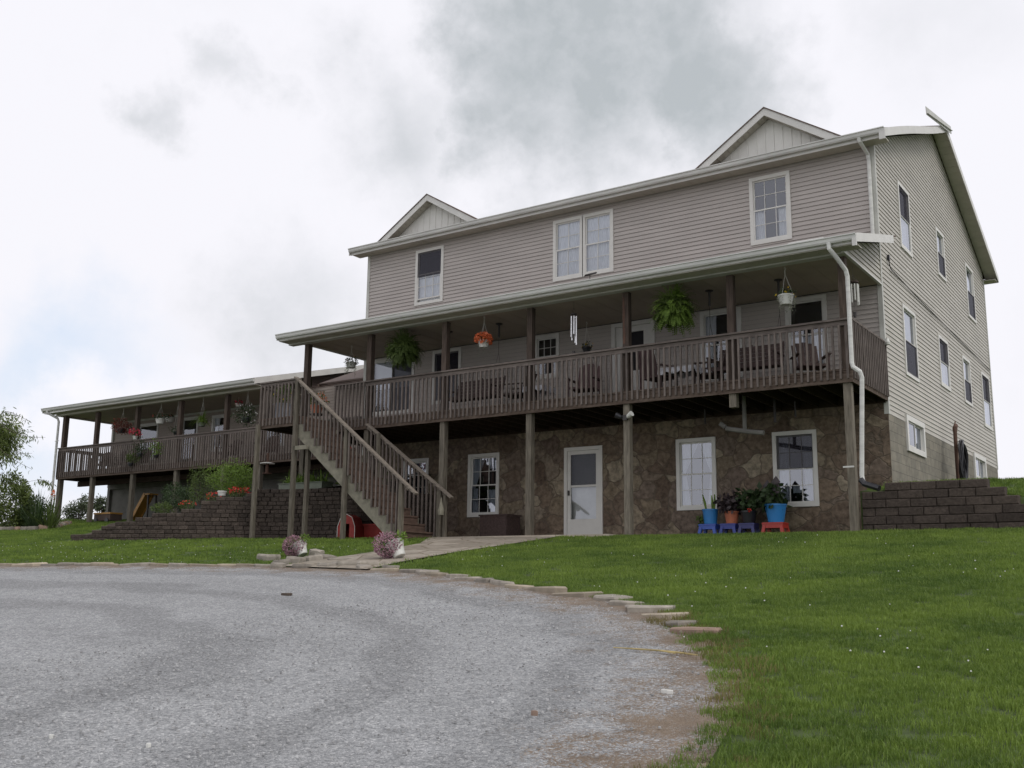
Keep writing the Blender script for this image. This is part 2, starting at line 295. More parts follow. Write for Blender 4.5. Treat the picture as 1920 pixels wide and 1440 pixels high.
mu2 = nt_new(nt, 'ShaderNodeMath', operation='MULTIPLY'); Lk(mu.outputs[0], mu2.inputs[0]); Lk(tm.outputs[0], mu2.inputs[1])
hs = nt.nodes.new('ShaderNodeHueSaturation'); Lk(cr.outputs[0], hs.inputs['Color']); Lk(mu2.outputs[0], hs.inputs['Value'])
nd = nt_new(nt, 'ShaderNodeTexNoise', i_Scale=2.3, i_Detail=6., i_Roughness=.68); Lk(P, nd.inputs['Vector'])
sb = nt_new(nt, 'ShaderNodeMath', operation='MULTIPLY_ADD'); sb.inputs[1].default_value = -2.6; sb.inputs[2].default_value = 1.3; Lk(nd.outputs[0], sb.inputs[0])
ad = nt_new(nt, 'ShaderNodeMath', operation='ADD'); Lk(at.outputs['Fac'], ad.inputs[0]); Lk(sb.outputs[0], ad.inputs[1])
ad2 = nt_new(nt, 'ShaderNodeMath', operation='MULTIPLY_ADD'); ad2.inputs[1].default_value = .75; Lk(sp.outputs[1], ad2.inputs[0]); Lk(ad.outputs[0], ad2.inputs[2])
dm = nt_new(nt, 'ShaderNodeMapRange', interpolation_type='SMOOTHSTEP'); dm.inputs[1].default_value = .45; dm.inputs[2].default_value = 1.12; dm.inputs[3].default_value = .92; dm.inputs[4].default_value = 0; Lk(ad2.outputs[0], dm.inputs[0])
dc = nt.nodes.new('ShaderNodeValToRGB'); dc.color_ramp.elements[0].color = (.095, .07, .05, 1); dc.color_ramp.elements[1].color = (.29, .215, .145, 1); Lk(n5.outputs[0], dc.inputs[0])
mx = nt_new(nt, 'ShaderNodeMix', data_type='RGBA'); Lk(dm.outputs[0], mx.inputs[0]); Lk(hs.outputs[0], mx.inputs[6]); Lk(dc.outputs[0], mx.inputs[7]); Lk(mx.outputs[2], b.inputs['Base Color'])
b.inputs['Roughness'].default_value = .9; b.inputs['Specular IOR Level'].default_value = .25
bp = nt.nodes.new('ShaderNodeBump'); bp.inputs['Strength'].default_value = .9; bp.inputs['Distance'].default_value = .014; bp.invert = True; Lk(v.outputs['Distance'], bp.inputs['Height'])
bp2 = nt.nodes.new('ShaderNodeBump'); bp2.inputs['Strength'].default_value = .35; bp2.inputs['Distance'].default_value = .08; Lk(n5.outputs[0], bp2.inputs['Height']); Lk(bp2.outputs[0], bp.inputs['Normal']); Lk(bp.outputs[0], b.inputs['Normal'])

# lawn earth and grass blades
simple('lawn_earth', (.045, .065, .016), .95, 7, .4, .4, world=True, c2=(.07, .11, .022))
def grass_mat(name, lo, hi, dry):
    m, nt, b, o = new_mat(name); Lk = nt.links.new
    g = nt.nodes.new('ShaderNodeNewGeometry'); n = nt_new(nt, 'ShaderNodeTexNoise', i_Scale=.65, i_Detail=5., i_Roughness=.65); Lk(g.outputs['Position'], n.inputs['Vector'])
    oi = nt.nodes.new('ShaderNodeObjectInfo')
    n2 = nt_new(nt, 'ShaderNodeTexNoise', i_Scale=60., i_Detail=1.); Lk(g.outputs['Position'], n2.inputs['Vector'])
    a = nt_new(nt, 'ShaderNodeMath', operation='MULTIPLY_ADD'); a.inputs[1].default_value = .45; Lk(oi.outputs['Random'], a.inputs[0]); 
    s = nt_new(nt, 'ShaderNodeMath', operation='MULTIPLY_ADD'); s.inputs[1].default_value = 2.2; s.inputs[2].default_value = -.83; Lk(n.outputs[0], s.inputs[0]); Lk(s.outputs[0], a.inputs[2])
    cr = nt.nodes.new('ShaderNodeValToRGB'); el = cr.color_ramp.elements; el[0].position = .1; el[0].color = (*lo, 1); el[1].position = .85; el[1].color = (*hi, 1); Lk(a.outputs[0], cr.inputs[0])
    dr = nt_new(nt, 'ShaderNodeMapRange'); dr.inputs[1].default_value = .62; dr.inputs[2].default_value = .72; dr.inputs[4].default_value = .7; Lk(n2.outputs[0], dr.inputs[0])
    mx = nt_new(nt, 'ShaderNodeMix', data_type='RGBA'); Lk(dr.outputs[0], mx.inputs[0]); Lk(cr.outputs[0], mx.inputs[6]); mx.inputs[7].default_value = (*dry, 1)
    Lk(mx.outputs[2], b.inputs['Base Color']); b.inputs['Roughness'].default_value = .55; b.inputs['Specular IOR Level'].default_value = .25
    tr = nt.nodes.new('ShaderNodeBsdfTranslucent'); Lk(mx.outputs[2], tr.inputs[0]); ms = nt.nodes.new('ShaderNodeMixShader'); ms.inputs[0].default_value = .3
    Lk(b.outputs[0], ms.inputs[1]); Lk(tr.outputs[0], ms.inputs[2]); Lk(ms.outputs[0], o.inputs[0])
grass_mat('grass_blade', (.082, .142, .026), (.195, .28, .048), (.27, .31, .11))
grass_mat('grass_dry', (.12, .11, .04), (.24, .20, .08), (.30, .24, .12))
# paving
m, nt, b, o = new_mat('flag_path'); Lk = nt.links.new
g = nt.nodes.new('ShaderNodeNewGeometry'); P = g.outputs['Position']
v = nt_new(nt, 'ShaderNodeTexVoronoi', i_Scale=1.5); v2 = nt_new(nt, 'ShaderNodeTexVoronoi', feature='DISTANCE_TO_EDGE', i_Scale=1.5); n = nt_new(nt, 'ShaderNodeTexNoise', i_Scale=7., i_Detail=7., i_Roughness=.7)
for q in (v, v2, n): Lk(P, q.inputs['Vector'])
sp = nt.nodes.new('ShaderNodeSeparateColor'); Lk(v.outputs['Color'], sp.inputs[0])
cr = nt.nodes.new('ShaderNodeValToRGB'); cr.color_ramp.elements[0].color = (.22, .19, .15, 1); cr.color_ramp.elements[1].color = (.32, .28, .23, 1); Lk(sp.outputs[0], cr.inputs[0])
mm = nt_new(nt, 'ShaderNodeMapRange'); mm.inputs[1].default_value = .3; mm.inputs[2].default_value = .7; mm.inputs[3].default_value = .7; mm.inputs[4].default_value = 1.25; Lk(n.outputs[0], mm.inputs[0])
hs = nt.nodes.new('ShaderNodeHueSaturation'); Lk(cr.outputs[0], hs.inputs['Color']); Lk(mm.outputs[0], hs.inputs['Value'])
mo = nt_new(nt, 'ShaderNodeMapRange'); mo.inputs[1].default_value = .01; mo.inputs[2].default_value = .035; Lk(v2.outputs['Distance'], mo.inputs[0])
mx = nt_new(nt, 'ShaderNodeMix', data_type='RGBA'); Lk(mo.outputs[0], mx.inputs[0]); mx.inputs[6].default_value = (.15, .12, .08, 1); Lk(hs.outputs[0], mx.inputs[7]); Lk(mx.outputs[2], b.inputs['Base Color'])
b.inputs['Roughness'].default_value = .9; bp = nt.nodes.new('ShaderNodeBump'); bp.inputs['Strength'].default_value = .6; bp.inputs['Distance'].default_value = .03; Lk(n.outputs[0], bp.inputs['Height']); Lk(bp.outputs[0], b.inputs['Normal'])

# ------------------------------------------------------------------ mesh building
class MB:
    def __init__(s): s.v = []; s.f = []; s.m = []; s.attr = None
    def face(s, pts, m=0):
        i = len(s.v); s.v += [tuple(map(float, p)) for p in pts]; s.f.append(tuple(range(i, i + len(pts)))); s.m.append(m)
    def hexa(s, p, m=0):   # p: 8 points, bottom ring 0-3 then top ring 4-7
        i = len(s.v); s.v += [tuple(map(float, q)) for q in p]
        for f in ((3, 2, 1, 0), (4, 5, 6, 7), (0, 1, 5, 4), (1, 2, 6, 5), (2, 3, 7, 6), (3, 0, 4, 7)):
            s.f.append(tuple(i + k for k in f)); s.m.append(m)
    def box(s, x0, x1, y0, y1, z0, z1, m=0):
        s.hexa([(x0, y0, z0), (x1, y0, z0), (x1, y1, z0), (x0, y1, z0), (x0, y0, z1), (x1, y0, z1), (x1, y1, z1), (x0, y1, z1)], m)
    def bar(s, a, b, w, h, m=0, side=None):   # beam from a to b, width w (sideways), height h
        a = Vector(a); b = Vector(b); d = (b - a).normalized()
        sd = Vector(side).normalized() if side is not None else (d.cross(Vector((0, 0, 1))) if abs(d.z) < .98 else Vector((1, 0, 0)))
        sd.normalize(); u = sd.cross(d).normalized(); S = sd * w / 2; U = u * h / 2
        s.hexa([a - S - U, a + S - U, b + S - U, b - S - U, a - S + U, a + S + U, b + S + U, b - S + U], m)
    def tube(s, pts, r, n=8, m=0, cap=True):
        pts = [Vector(p) for p in pts]; rs = r if isinstance(r, (list, tuple)) else [r] * len(pts); base = len(s.v); ref = None
        for i, p in enumerate(pts):
            d = ((pts[min(i + 1, len(pts) - 1)] - pts[max(i - 1, 0)])).normalized()
            if ref is None: ref = Vector((1, 0, 0)) if abs(d.x) < .8 else Vector((0, 1, 0))
            a = (ref - d * ref.dot(d)).normalized(); ref = a; c = d.cross(a)
            for k in range(n):
                t = 2 * math.pi * k / n; s.v.append(tuple(p + (a * math.cos(t) + c * math.sin(t)) * rs[i]))
        for i in range(len(pts) - 1):
            for k in range(n):
                k2 = (k + 1) % n; s.f.append((base + i * n + k, base + i * n + k2, base + (i + 1) * n + k2, base + (i + 1) * n + k)); s.m.append(m)
        if cap:
            s.f.append(tuple(base + k for k in range(n))[::-1]); s.m.append(m); e = base + (len(pts) - 1) * n
            s.f.append(tuple(e + k for k in range(n))); s.m.append(m)
    def lathe(s, c, prof, n=20, m=0, axis=None):   # prof [(r,z)...] about vertical axis at c
        base = len(s.v); c = Vector(c)
        for (r, z) in prof:
            for k in range(n):
                t = 2 * math.pi * k / n; s.v.append((c.x + r * math.cos(t), c.y + r * math.sin(t), c.z + z))
        for i in range(len(prof) - 1):
            for k in range(n):
                k2 = (k + 1) % n; s.f.append((base + i * n + k, base + i * n + k2, base + (i + 1) * n + k2, base + (i + 1) * n + k)); s.m.append(m)
        s.f.append(tuple(base + k for k in range(n))[::-1]); s.m.append(m)
        e = base + (len(prof) - 1) * n; s.f.append(tuple(e + k for k in range(n))); s.m.append(m)
    def prism(s, poly, y0, y1, m=0):   # poly [(x,z)] extruded along y
        n = len(poly); i = len(s.v); s.v += [(x, y0, z) for x, z in poly] + [(x, y1, z) for x, z in poly]
        s.f.append(tuple(range(i, i + n))); s.f.append(tuple(range(i + 2 * n - 1, i + n - 1, -1))); s.m += [m, m]
        for k in range(n):
            k2 = (k + 1) % n; s.f.append((i + k2, i + k, i + n + k, i + n + k2)); s.m.append(m)
    def leaves(s, V, m=0):  # V (n,4,3)
        V = np.asarray(V); i = len(s.v); s.v += [tuple(p) for p in V.reshape(-1, 3)]
        for k in range(len(V)): s.f.append((i + 4 * k, i + 4 * k + 1, i + 4 * k + 2, i + 4 * k + 3)); s.m.append(m)

def wloc(o):
    v = Vector(o.location)
    while o.parent: o = o.parent; v += Vector(o.location)
    return v
def build(name, mb, mats, parent=None, world=True, smooth=False, loc=None):
    """ONE mesh object. With world=True the vertices are world coordinates; they are made relative to the parent's position."""
    me = bpy.data.meshes.new(name)
    off = wloc(parent) if (parent is not None and world) else Vector((0, 0, 0))
    if loc is not None: off = off + (Vector(loc) - off if world else Vector((0, 0, 0)))
    vs_ = [(x - off.x, y - off.y, z - off.z) for x, y, z in mb.v]
    me.from_pydata(vs_, [], mb.f)
    if isinstance(mats, str): mats = [mats]
    for m in mats: me.materials.append(MATS[m])
    if len(mats) > 1: me.polygons.foreach_set('material_index', mb.m)
    if smooth: me.polygons.foreach_set('use_smooth', [True] * len(me.polygons))
    if mb.attr is not None:
        a = me.attributes.new('tone', 'FLOAT', 'FACE'); a.data.foreach_set('value', mb.attr)
    me.update()
    o = bpy.data.objects.new(name, me); col.objects.link(o)
    if parent is not None:
        o.parent = parent
        if loc is not None and world: o.location = off - wloc(parent)
        elif loc is not None: o.location = loc
    elif loc is not None: o.location = loc
    return o
def thing(name, label, cat, loc=(0, 0, 0), group=None, rz=0):
    o = bpy.data.objects.new(name, None); o.empty_display_size = .2; col.objects.link(o); o.location = loc; o.rotation_euler = (0, 0, rz)
    tag(o, label, cat, group); return o
def tag(o, label, cat, group=None):
    o['label'] = label; o['category'] = cat
    if group: o['group'] = group
    return o
def copy_tree(o, parent=None):
    c = o.copy(); col.objects.link(c)
    if parent is not None: c.parent = parent
    for ch in list(o.children): copy_tree(ch, c)
    return c
rng = np.random.default_rng(7); random.seed(7)

def leafquads(P, L_, W_, out=None, outw=0., droop=0., jit=.3, r=None):
    r = r or rng; P = np.asarray(P, float); n = len(P)
    d = r.normal(size=(n, 3)); d /= np.linalg.norm(d, axis=1)[:, None]
    if out is not None: d = d + outw * out
    d[:, 2] -= droop; d /= np.linalg.norm(d, axis=1)[:, None]
    s = np.cross(d, r.normal(size=(n, 3))); s /= np.linalg.norm(s, axis=1)[:, None] + 1e-9
    Ls = L_ * (1 + jit * (r.random(n) - .5) * 2); Ws = W_ * (1 + jit * (r.random(n) - .5) * 2)
    a = P; c = P + d * Ls[:, None]; m = P + d * (Ls * .45)[:, None]
    return np.stack([a, m + s * (Ws / 2)[:, None], c, m - s * (Ws / 2)[:, None]], 1)
def ballpts(c, rad, n, inner=.45, r=None, lump=.25, seed=0):
    """points through the volume of a lumpy ellipsoid, denser outside; returns points and outward directions"""
    r = r or rng; d = r.normal(size=(n, 3)); d /= np.linalg.norm(d, axis=1)[:, None]
    rs = np.random.default_rng(seed); k = rs.normal(size=(7, 3)) * 2.2; ph = rs.random(7) * 6.28
    lm = 1 + lump * np.sin(d @ k.T + ph).sum(1) / 3.2
    t = (inner + (1 - inner) * r.random(n) ** .6) * lm
    return np.asarray(c) + d * t[:, None] * np.asarray(rad), d

# ------------------------------------------------------------------ terrain
def sst(a, b, x): t = np.clip((x - a) / (b - a), 0, 1); return t * t * (3 - 2 * t)
def H(X, Y):
    X = np.asarray(X, float); Y = np.asarray(Y, float)
    yc = np.interp(X, [-20, -8, 0, 12, 30], [3.5, 3.5, 8, 16, 22])
    over = np.maximum(0, Y - yc)
    Ye = np.minimum(Y, yc)
    z = -2.65 + .1125 * (Ye + 21.7) - .0261 * (np.clip(X, -20, 60) - 20) - .10 * over
    z = np.maximum(z, -12 - .002 * over)
    z = np.where(Y < -24, -2.65 - .0261 * (np.clip(X, -20, 60) - 20) + .1125 * (-2.3) + .04 * (Y + 24), z)
    z = z + np.where(X < -20, .05 * (X + 20), 0) * 1.0
    z = np.maximum(z, -14)
    t = np.clip((Y + 14) / 11.5, 0, 1); z = z + .0261 * np.clip(X - 7, 0, 12) * t * t * (Y < 12)
    wf = sst(-5.2, -3.2, Y) * sst(-4.5, -2.5, X) * (X < 14.62) * (Y < 0.2)
    z = z * (1 - wf) + np.minimum(z, -.16) * wf
    # higher side yard behind the right retaining wall
    top = np.interp(X, [16.3, 17.6, 18.8], [1., .55, 0.])
    side = (X > 14.45) * (Y > -2.12)
    full = sst(-1, 5, Y); top = top + (1 - top) * full * np.interp(X, [18, 40], [1, .6])
    tgt = np.where(Y < 12, .62 + .02 * (Y + 2.3) + .06 * np.maximum(Y, 0), 1.6 + 0 * Y)
    tgt = np.where(Y < 12, np.interp(Y, [-2.3, 0, 6, 12, 16], [.60, .90, 1.42, 1.88, 2.0]), 1.9 - .02 * (Y - 12))
    tgt = np.minimum(tgt, 3)
    z = np.where(side, z + (tgt - z) * top * (Y < 18) , z)
    return z
def gpt(u, v):   # where the ray through this picture point meets the ground
    d = ray(u, v); t = 3.0
    while t < 80:
        p = CAM + d * t
        if p[2] < H(p[0], p[1]): break
        t += .05
    lo, hi = t - .05, t
    for _ in range(25):
        md = (lo + hi) / 2; p = CAM + d * md
        if p[2] < H(p[0], p[1]): hi = md
        else: lo = md
    return CAM + d * hi
def onY(u, v, Y): d = ray(u, v); return CAM + d * (Y - CAM[1]) / d[1]
def onX(u, v, X): d = ray(u, v); return CAM + d * (X - CAM[0]) / d[0]

EDGE = np.array([(-60, -26), (-30, -17), (-14, -13.2), (-6, -11.8), (.98, -10.75), (3.75, -9.95), (6.45, -9.35), (8.3, -9.35), (9.34, -9.35), (10.9, -9.8), (12.8, -10.64), (14.84, -11.72),
                 (15.95, -12.92), (16.62, -13.84), (17.18, -14.83), (17.48, -15.94), (17.70, -16.8), (18.35, -18.5), (19.15, -21), (20.3, -26), (22.2, -40)])
def edge_sd(P):    # signed distance, positive inside the drive
    P = np.asarray(P, float); A = EDGE[:-1]; B = EDGE[1:]; D = B - A
    best = np.full(len(P), 1e9); sg = np.zeros(len(P))
    for a, d in zip(A, D):
        t = np.clip(((P - a) @ d) / (d @ d), 0, 1); q = a + t[:, None] * d; dist = np.linalg.norm(P - q, axis=1)
        cr_ = d[0] * (P[:, 1] - a[1]) - d[1] * (P[:, 0] - a[0])
        up = dist < best; best[up] = dist[up]; sg[up] = np.where(cr_[up] < 0, 1, -1)
    return best * sg
def grid_mesh(name, xs, ys, mat, zoff=0., mask=None, snap=None, edge=False, zf=None, beyond=None, lvl=0.):
    X, Y = np.meshgrid(xs, ys, indexing='ij'); P = np.stack([X.ravel(), Y.ravel()], 1)
    sdv = edge_sd(P) + lvl if (snap or edge) else None
    if snap:
        near = np.abs(sdv) < snap; eps = .01
        gx = (edge_sd(P + [eps, 0]) + lvl - sdv) / eps; gy = (edge_sd(P + [0, eps]) + lvl - sdv) / eps
        P[near] -= (np.stack([gx, gy], 1) * sdv[:, None])[near]; sdv[near] = 0
    Z = (zf or H)(P[:, 0], P[:, 1]) + zoff
    V = np.column_stack([P, Z]); nx, ny = len(xs), len(ys)
    idx = np.arange(nx * ny).reshape(nx, ny); F = np.stack([idx[:-1, :-1], idx[1:, :-1], idx[1:, 1:], idx[:-1, 1:]], -1).reshape(-1, 4)
    if snap: F = F[(sdv[F] >= -1e-6).all(1)]
    if beyond: F = F[(sdv[F] >= -beyond).all(1)]
    if mask is not None:
        c = P[F].mean(1); F = F[mask(c[:, 0], c[:, 1])]
    used = np.unique(F); remap = -np.ones(len(V), int); remap[used] = np.arange(len(used))
    me = bpy.data.meshes.new(name); me.from_pydata(V[used].tolist(), [], remap[F].tolist()); me.materials.append(MATS[mat])
    me.polygons.foreach_set('use_smooth', [True] * len(me.polygons))
    if edge: a = me.attributes.new('edge', 'FLOAT', 'POINT'); a.data.foreach_set('value', (sdv[used] - lvl).astype(np.float32))
    o = bpy.data.objects.new(name, me); col.objects.link(o); return o
def ax(segs): return np.unique(np.concatenate([np.arange(a, b, s) for a, b, s in segs] + [[segs[-1][1]]]).round(4))
XS = np.unique(np.concatenate([ax([(-400, -60, 40), (-60, -24, 4), (-24, 26, .4), (26, 60, 4), (60, 400, 40)]), [14.449, 14.451, 14.619, 14.621]]))
YS = np.unique(np.concatenate([ax([(-200, -40, 20), (-40, -26, 2), (-26, -3.2, .4), (-3.2, .4, .15), (.4, 20, .5), (20, 60, 4), (60, 400, 40)]), [-2.125, -2.115]]))
lawn = grid_mesh('lawn', XS, YS, 'lawn_earth'); lawn['kind'] = 'structure'
drive = grid_mesh('gravel_driveway', ax([(-40, -8, 1.), (-8, 21.2, .2)]), ax([(-34, -22, 1.), (-22, -8.8, .2)]), 'gravel', .012, snap=.15, edge=True, lvl=.10); drive['kind'] = 'structure'

# ------------------------------------------------------------------ wall frames, siding and windows
class Fr:
    def __init__(s, org, axv, nrm): s.o = Vector(org); s.a = Vector(axv); s.n = Vector(nrm)
    def p(s, a, d, z): return s.o + s.a * a + s.n * d + Vector((0, 0, z))
    def box(s, mb, a0, a1, d0, d1, z0, z1, m=0):
        mb.hexa([s.p(a0, d0, z0), s.p(a1, d0, z0), s.p(a1, d1, z0), s.p(a0, d1, z0), s.p(a0, d0, z1), s.p(a1, d0, z1), s.p(a1, d1, z1), s.p(a0, d1, z1)], m)
    def quad(s, mb, a0, a1, d, z0, z1, m=0):
        mb.face([s.p(a0, d, z0), s.p(a1, d, z0), s.p(a1, d, z1), s.p(a0, d, z1)], m)
FRONT = Fr((0, 0, 0), (1, 0, 0), (0, -1, 0)); RIGHT = Fr((14.5, 0, 0), (0, 1, 0), (1, 0, 0))
BACK = Fr((0, 12.05, 0), (1, 0, 0), (0, 1, 0)); LEFT = Fr((0, 0, 0), (0, 1, 0), (-1, 0, 0))
def siding(mb, fr, lo, hi, z0, z1, holes=(), e=.1016, m=0, lip=.015):
    n = int(math.ceil((z1 - z0) / e - 1e-6))
    fl = lo if callable(lo) else (lambda z: lo); fh = hi if callable(hi) else (lambda z: hi)
    for k in range(n):
        zb = z0 + k * e; zt = min(z0 + (k + 1) * e, z1)
        off = lambda z: lip - (lip + .004) * (z - zb) / e
        cuts = sorted({c for h in holes if h[2] < zt and h[3] > zb for c in (h[0], h[1])})
        seg = [None] + cuts + [None]
        for i in range(len(seg) - 1):
            A, B = seg[i], seg[i + 1]
            mid = ((fl(zb) if A is None else A) + (fh(zb) if B is None else B)) / 2
            rz = [(zb, zt)]
            for h in holes:
                if h[0] - 1e-6 < mid < h[1] + 1e-6 and cuts:
                    nr = []
                    for (p, q) in rz:
                        if h[2] > p: nr.append((p, min(q, h[2])))
                        if h[3] < q: nr.append((max(p, h[3]), q))
                    rz = [r for r in nr if r[1] - r[0] > .002]
            for (p, q) in rz:
                a0 = fl(p) if A is None else A; a1 = fh(p) if B is None else B
                b0 = fl(q) if A is None else A; b1 = fh(q) if B is None else B
                if a1 <= a0: continue
                if b1 < b0: b0 = b1 = (b0 + b1) / 2
                mb.face([fr.p(a0, off(p), p), fr.p(a1, off(p), p), fr.p(b1, off(q), q), fr.p(b0, off(q), q)], m)
                if abs(p - zb) < 1e-6: mb.face([fr.p(a0, -.005, p + .003), fr.p(a1, -.005, p + .003), fr.p(a1, off(p), p), fr.p(a0, off(p), p)], m)

def window(parent, fr, a0, a1, z0, z1, lower='grid', upper='grid', curt=None, glassm='glass', open_low=0., proud=.03, tw=.085, cols=3, mat='trim', name='window', scr=None, depth=.35, label=None, sill=False, slider=False):
    """double-hung window: casing, two sashes with glazing bars, room reveal; children pane, curtain, screen. m0 casing, m1 dark room"""
    mb = MB(); B = lambda *a, m=0: fr.box(mb, *a, m)
    B(a0, a0 + tw, -.05, proud, z0, z1); B(a1 - tw, a1, -.05, proud, z0, z1)
    B(a0 + tw, a1 - tw, -.05, proud, z1 - tw, z1); B(a0 + tw, a1 - tw, -.05, proud + (.02 if sill else 0), z0, z0 + tw)
    i0, i1, y0, y1 = a0 + tw, a1 - tw, z0 + tw, z1 - tw; zm = (y0 + y1) / 2; sw = .032
    # room reveal
    mb.face([fr.p(i0, -.05, y0), fr.p(i0, -depth, y0), fr.p(i0, -depth, y1), fr.p(i0, -.05, y1)], 1)
    mb.face([fr.p(i1, -.05, y0), fr.p(i1, -depth, y0), fr.p(i1, -depth, y1), fr.p(i1, -.05, y1)], 1)
    mb.face([fr.p(i0, -.05, y0), fr.p(i1, -.05, y0), fr.p(i1, -depth, y0), fr.p(i0, -depth, y0)], 1)
    mb.face([fr.p(i0, -.05, y1), fr.p(i1, -.05, y1), fr.p(i1, -depth, y1), fr.p(i0, -depth, y1)], 1)
    mb.face([fr.p(i0, -depth, y0), fr.p(i1, -depth, y0), fr.p(i1, -depth, y1), fr.p(i0, -depth, y1)], 1)
    gl = MB()
    def sash(p0, p1, q0, q1, d, grid, cc):
        B(p0, p0 + sw, d - .03, d, q0, q1); B(p1 - sw, p1, d - .03, d, q0, q1)
        B(p0 + sw, p1 - sw, d - .03, d, q1 - sw, q1); B(p0 + sw, p1 - sw, d - .03, d, q0, q0 + sw)
        if grid == 'grid':
            for k in range(1, cc): x = p0 + (p1 - p0) * k / cc; B(x - .007, x + .007, d - .022, d - .004, q0 + sw, q1 - sw)
            zz = (q0 + q1) / 2; B(p0 + sw, p1 - sw, d - .021, d - .005, zz - .007, zz + .007)
        fr.quad(gl, p0 + sw, p1 - sw, d - .015, q0 + sw, q1 - sw)
    if slider:
        xm = (i0 + i1) / 2; sash(i0, xm + .015, y0, y1, .012, lower, 2); sash(xm - .015, i1, y0, y1, -.02, upper, 2)
    else:
        sash(i0, i1, zm - .015, y1, -.012, upper, cols); sash(i0, i1, y0 + open_low, zm + .015 + open_low, .02 if not open_low else .02, lower, cols)
    o = build(name, mb, [mat, 'dark_interior'], parent)
    if label: o['label'] = label
    build('pane', gl, glassm, o)
    if scr:
        s = MB(); q0, q1 = (zm, y1) if scr == 'upper' else (y0, zm) if scr == 'lower' else (y0, y1)
        if scr == 'left': fr.quad(s, i0, (i0 + i1) / 2, .024, y0, y1)
        elif scr == 'right': fr.quad(s, (i0 + i1) / 2, i1, .0235, y0, y1)
        else: fr.quad(s, i0, i1, .025, q0, q1)
        build('screen', s, 'screen', o)
    if curt:
        cm = 'curtain_purple' if curt == 'purple' else 'curtain'; w_ = i1 - i0; c = None
        def drape(b0, b1, t0, t1, zb, zt, n=14, amp=.012, d=-.075):
            # bottom from b0..b1, top from t0..t1
            c = MB(); pts = []
            for k in range(n + 1):
                f = k / n; off = d + amp * (math.sin(f * n * 1.9) + .4 * math.sin(f * n * 4.3))
                pts.append((b0 + (b1 - b0) * f, t0 + (t1 - t0) * f, off))
            for k in range(n):
                c.face([fr.p(pts[k][0], pts[k][2], zb), fr.p(pts[k + 1][0], pts[k + 1][2], zb), fr.p(pts[k + 1][1], pts[k + 1][2], zt), fr.p(pts[k][1], pts[k][2], zt)])
            build('curtain', c, cm, o)
        if curt == 'full': drape(i0, i1, i0, i1, y0, y1, 26)
        if curt == 'tie':      # tied back to both sides
            zc = y0 + (y1 - y0) * .52
            drape(i0, i0 + w_ * .12, i0, i0 + w_ * .55, zc, y1); drape(i1 - w_ * .12, i1, i0 + w_ * .55, i1, zc, y1)
            drape(i0, i0 + w_ * .28, i0, i0 + w_ * .14, y0, zc); drape(i1 - w_ * .22, i1, i1 - w_ * .12, i1, y0, zc)
        if curt == 'lowsides': drape(i0, i0 + w_ * .3, i0, i0 + w_ * .3, y0, zm); drape(i1 - w_ * .3, i1, i1 - w_ * .3, i1, y0, zm)
        if curt == 'sides': drape(i0, i0 + w_ * .3, i0, i0 + w_ * .34, y0, y1); drape(i1 - w_ * .28, i1, i1 - w_ * .33, i1, y0, y1)
        if curt == 'low': drape(i0, i1, i0, i1, y0, zm - .02, 22)
        if curt == 'purple': drape(i0, i1, i0, i1, y0, y1, 26)
        if curt == 'blind': c = MB(); c.face([fr.p(i0 + .01, -.09, (y0 + y1) / 2 - .05), fr.p(i1 - .01, -.09, (y0 + y1) / 2 - .05), fr.p(i1 - .01, -.09, y1), fr.p(i0 + .01, -.09, y1)]); build('blind', c, 'blind_white', o)
        if curt == 'swag':
            drape(i0, i0 + w_ * .10, i0, i0 + w_ * .5, y0 + (y1 - y0) * .45, y1); drape(i1 - w_ * .3, i1, i1 - w_ * .45, i1, y0, y0 + (y1 - y0) * .42)
            drape(i0, i0 + w_ * .24, i0, i0 + w_ * .2, y0, y0 + (y1 - y0) * .45); drape(i1 - w_ * .35, i1, i1 - w_ * .45, i1, y1 - .3, y1)
    return o

# ------------------------------------------------------------------ main house
WX = 14.5; ROOF0 = 8.37; SL = .395; RY = 6.025
house = thing('farmhouse', 'large three-storey farmhouse with mauve-beige siding, stone ground storey and long railed porch', 'house', (7.25, 6, 0))
W_UP = [(1.80, 2.80, 6.46, 8.07), (6.38, 7.27, 6.44, 8.07), (7.25, 8.14, 6.44, 8.07), (11.69, 12.65, 6.46, 8.07)]
W_PO = [(.26, 1.86, 3.45, 5.08), (2.50, 3.48, 3.60, 5.08), (5.82, 6.57, 3.95, 5.08), (10.40, 11.40, 3.45, 5.08), (12.42, 13.34, 3.40, 5.08)]
DOOR_P = (8.07, 9.24, 2.92, 5.10)
ins = lambda w, k=.05: (w[0] + k, w[1] - k, w[2] + k, w[3] - k)
mb = MB()
siding(mb, FRONT, .07, WX - .07, 5.30, 8.245, [ins(w) for w in W_UP])
siding(mb, FRONT, .07, WX - .07, 2.90, 5.115, [ins(w) for w in W_PO] + [ins(DOOR_P)])
W_SD = [(1.62, 2.76, 3.47, 5.09), (5.06, 6.12, 3.79, 5.09), (7.86, 8.84, 3.79, 5.09), (10.45, 11.62, 3.47, 5.09), (1.86, 2.87, 6.47, 8.07), (5.60, 6.50, 6.78, 8.07), (9.22, 10.3, 6.47, 8.07)]
W_FD = [(1.33, 2.92, 1.76, 2.55), (8.46, 10.08, 1.75, 2.50)]
roofz = lambda y: ROOF0 - .11 + SL * (min(y, 12.05 - y) + .37)
ylo = lambda z: .07 if z < roofz(.07) else (z - ROOF0 + .11) / SL - .37
gb = MB(); siding(gb, RIGHT, ylo, lambda z: 12.05 - ylo(z) - .0, 2.38, 10.75, [ins(w) for w in W_SD] + [ins(w) for w in W_FD], lip=.010); build('gable_siding', gb, 'siding_lit_side', house)
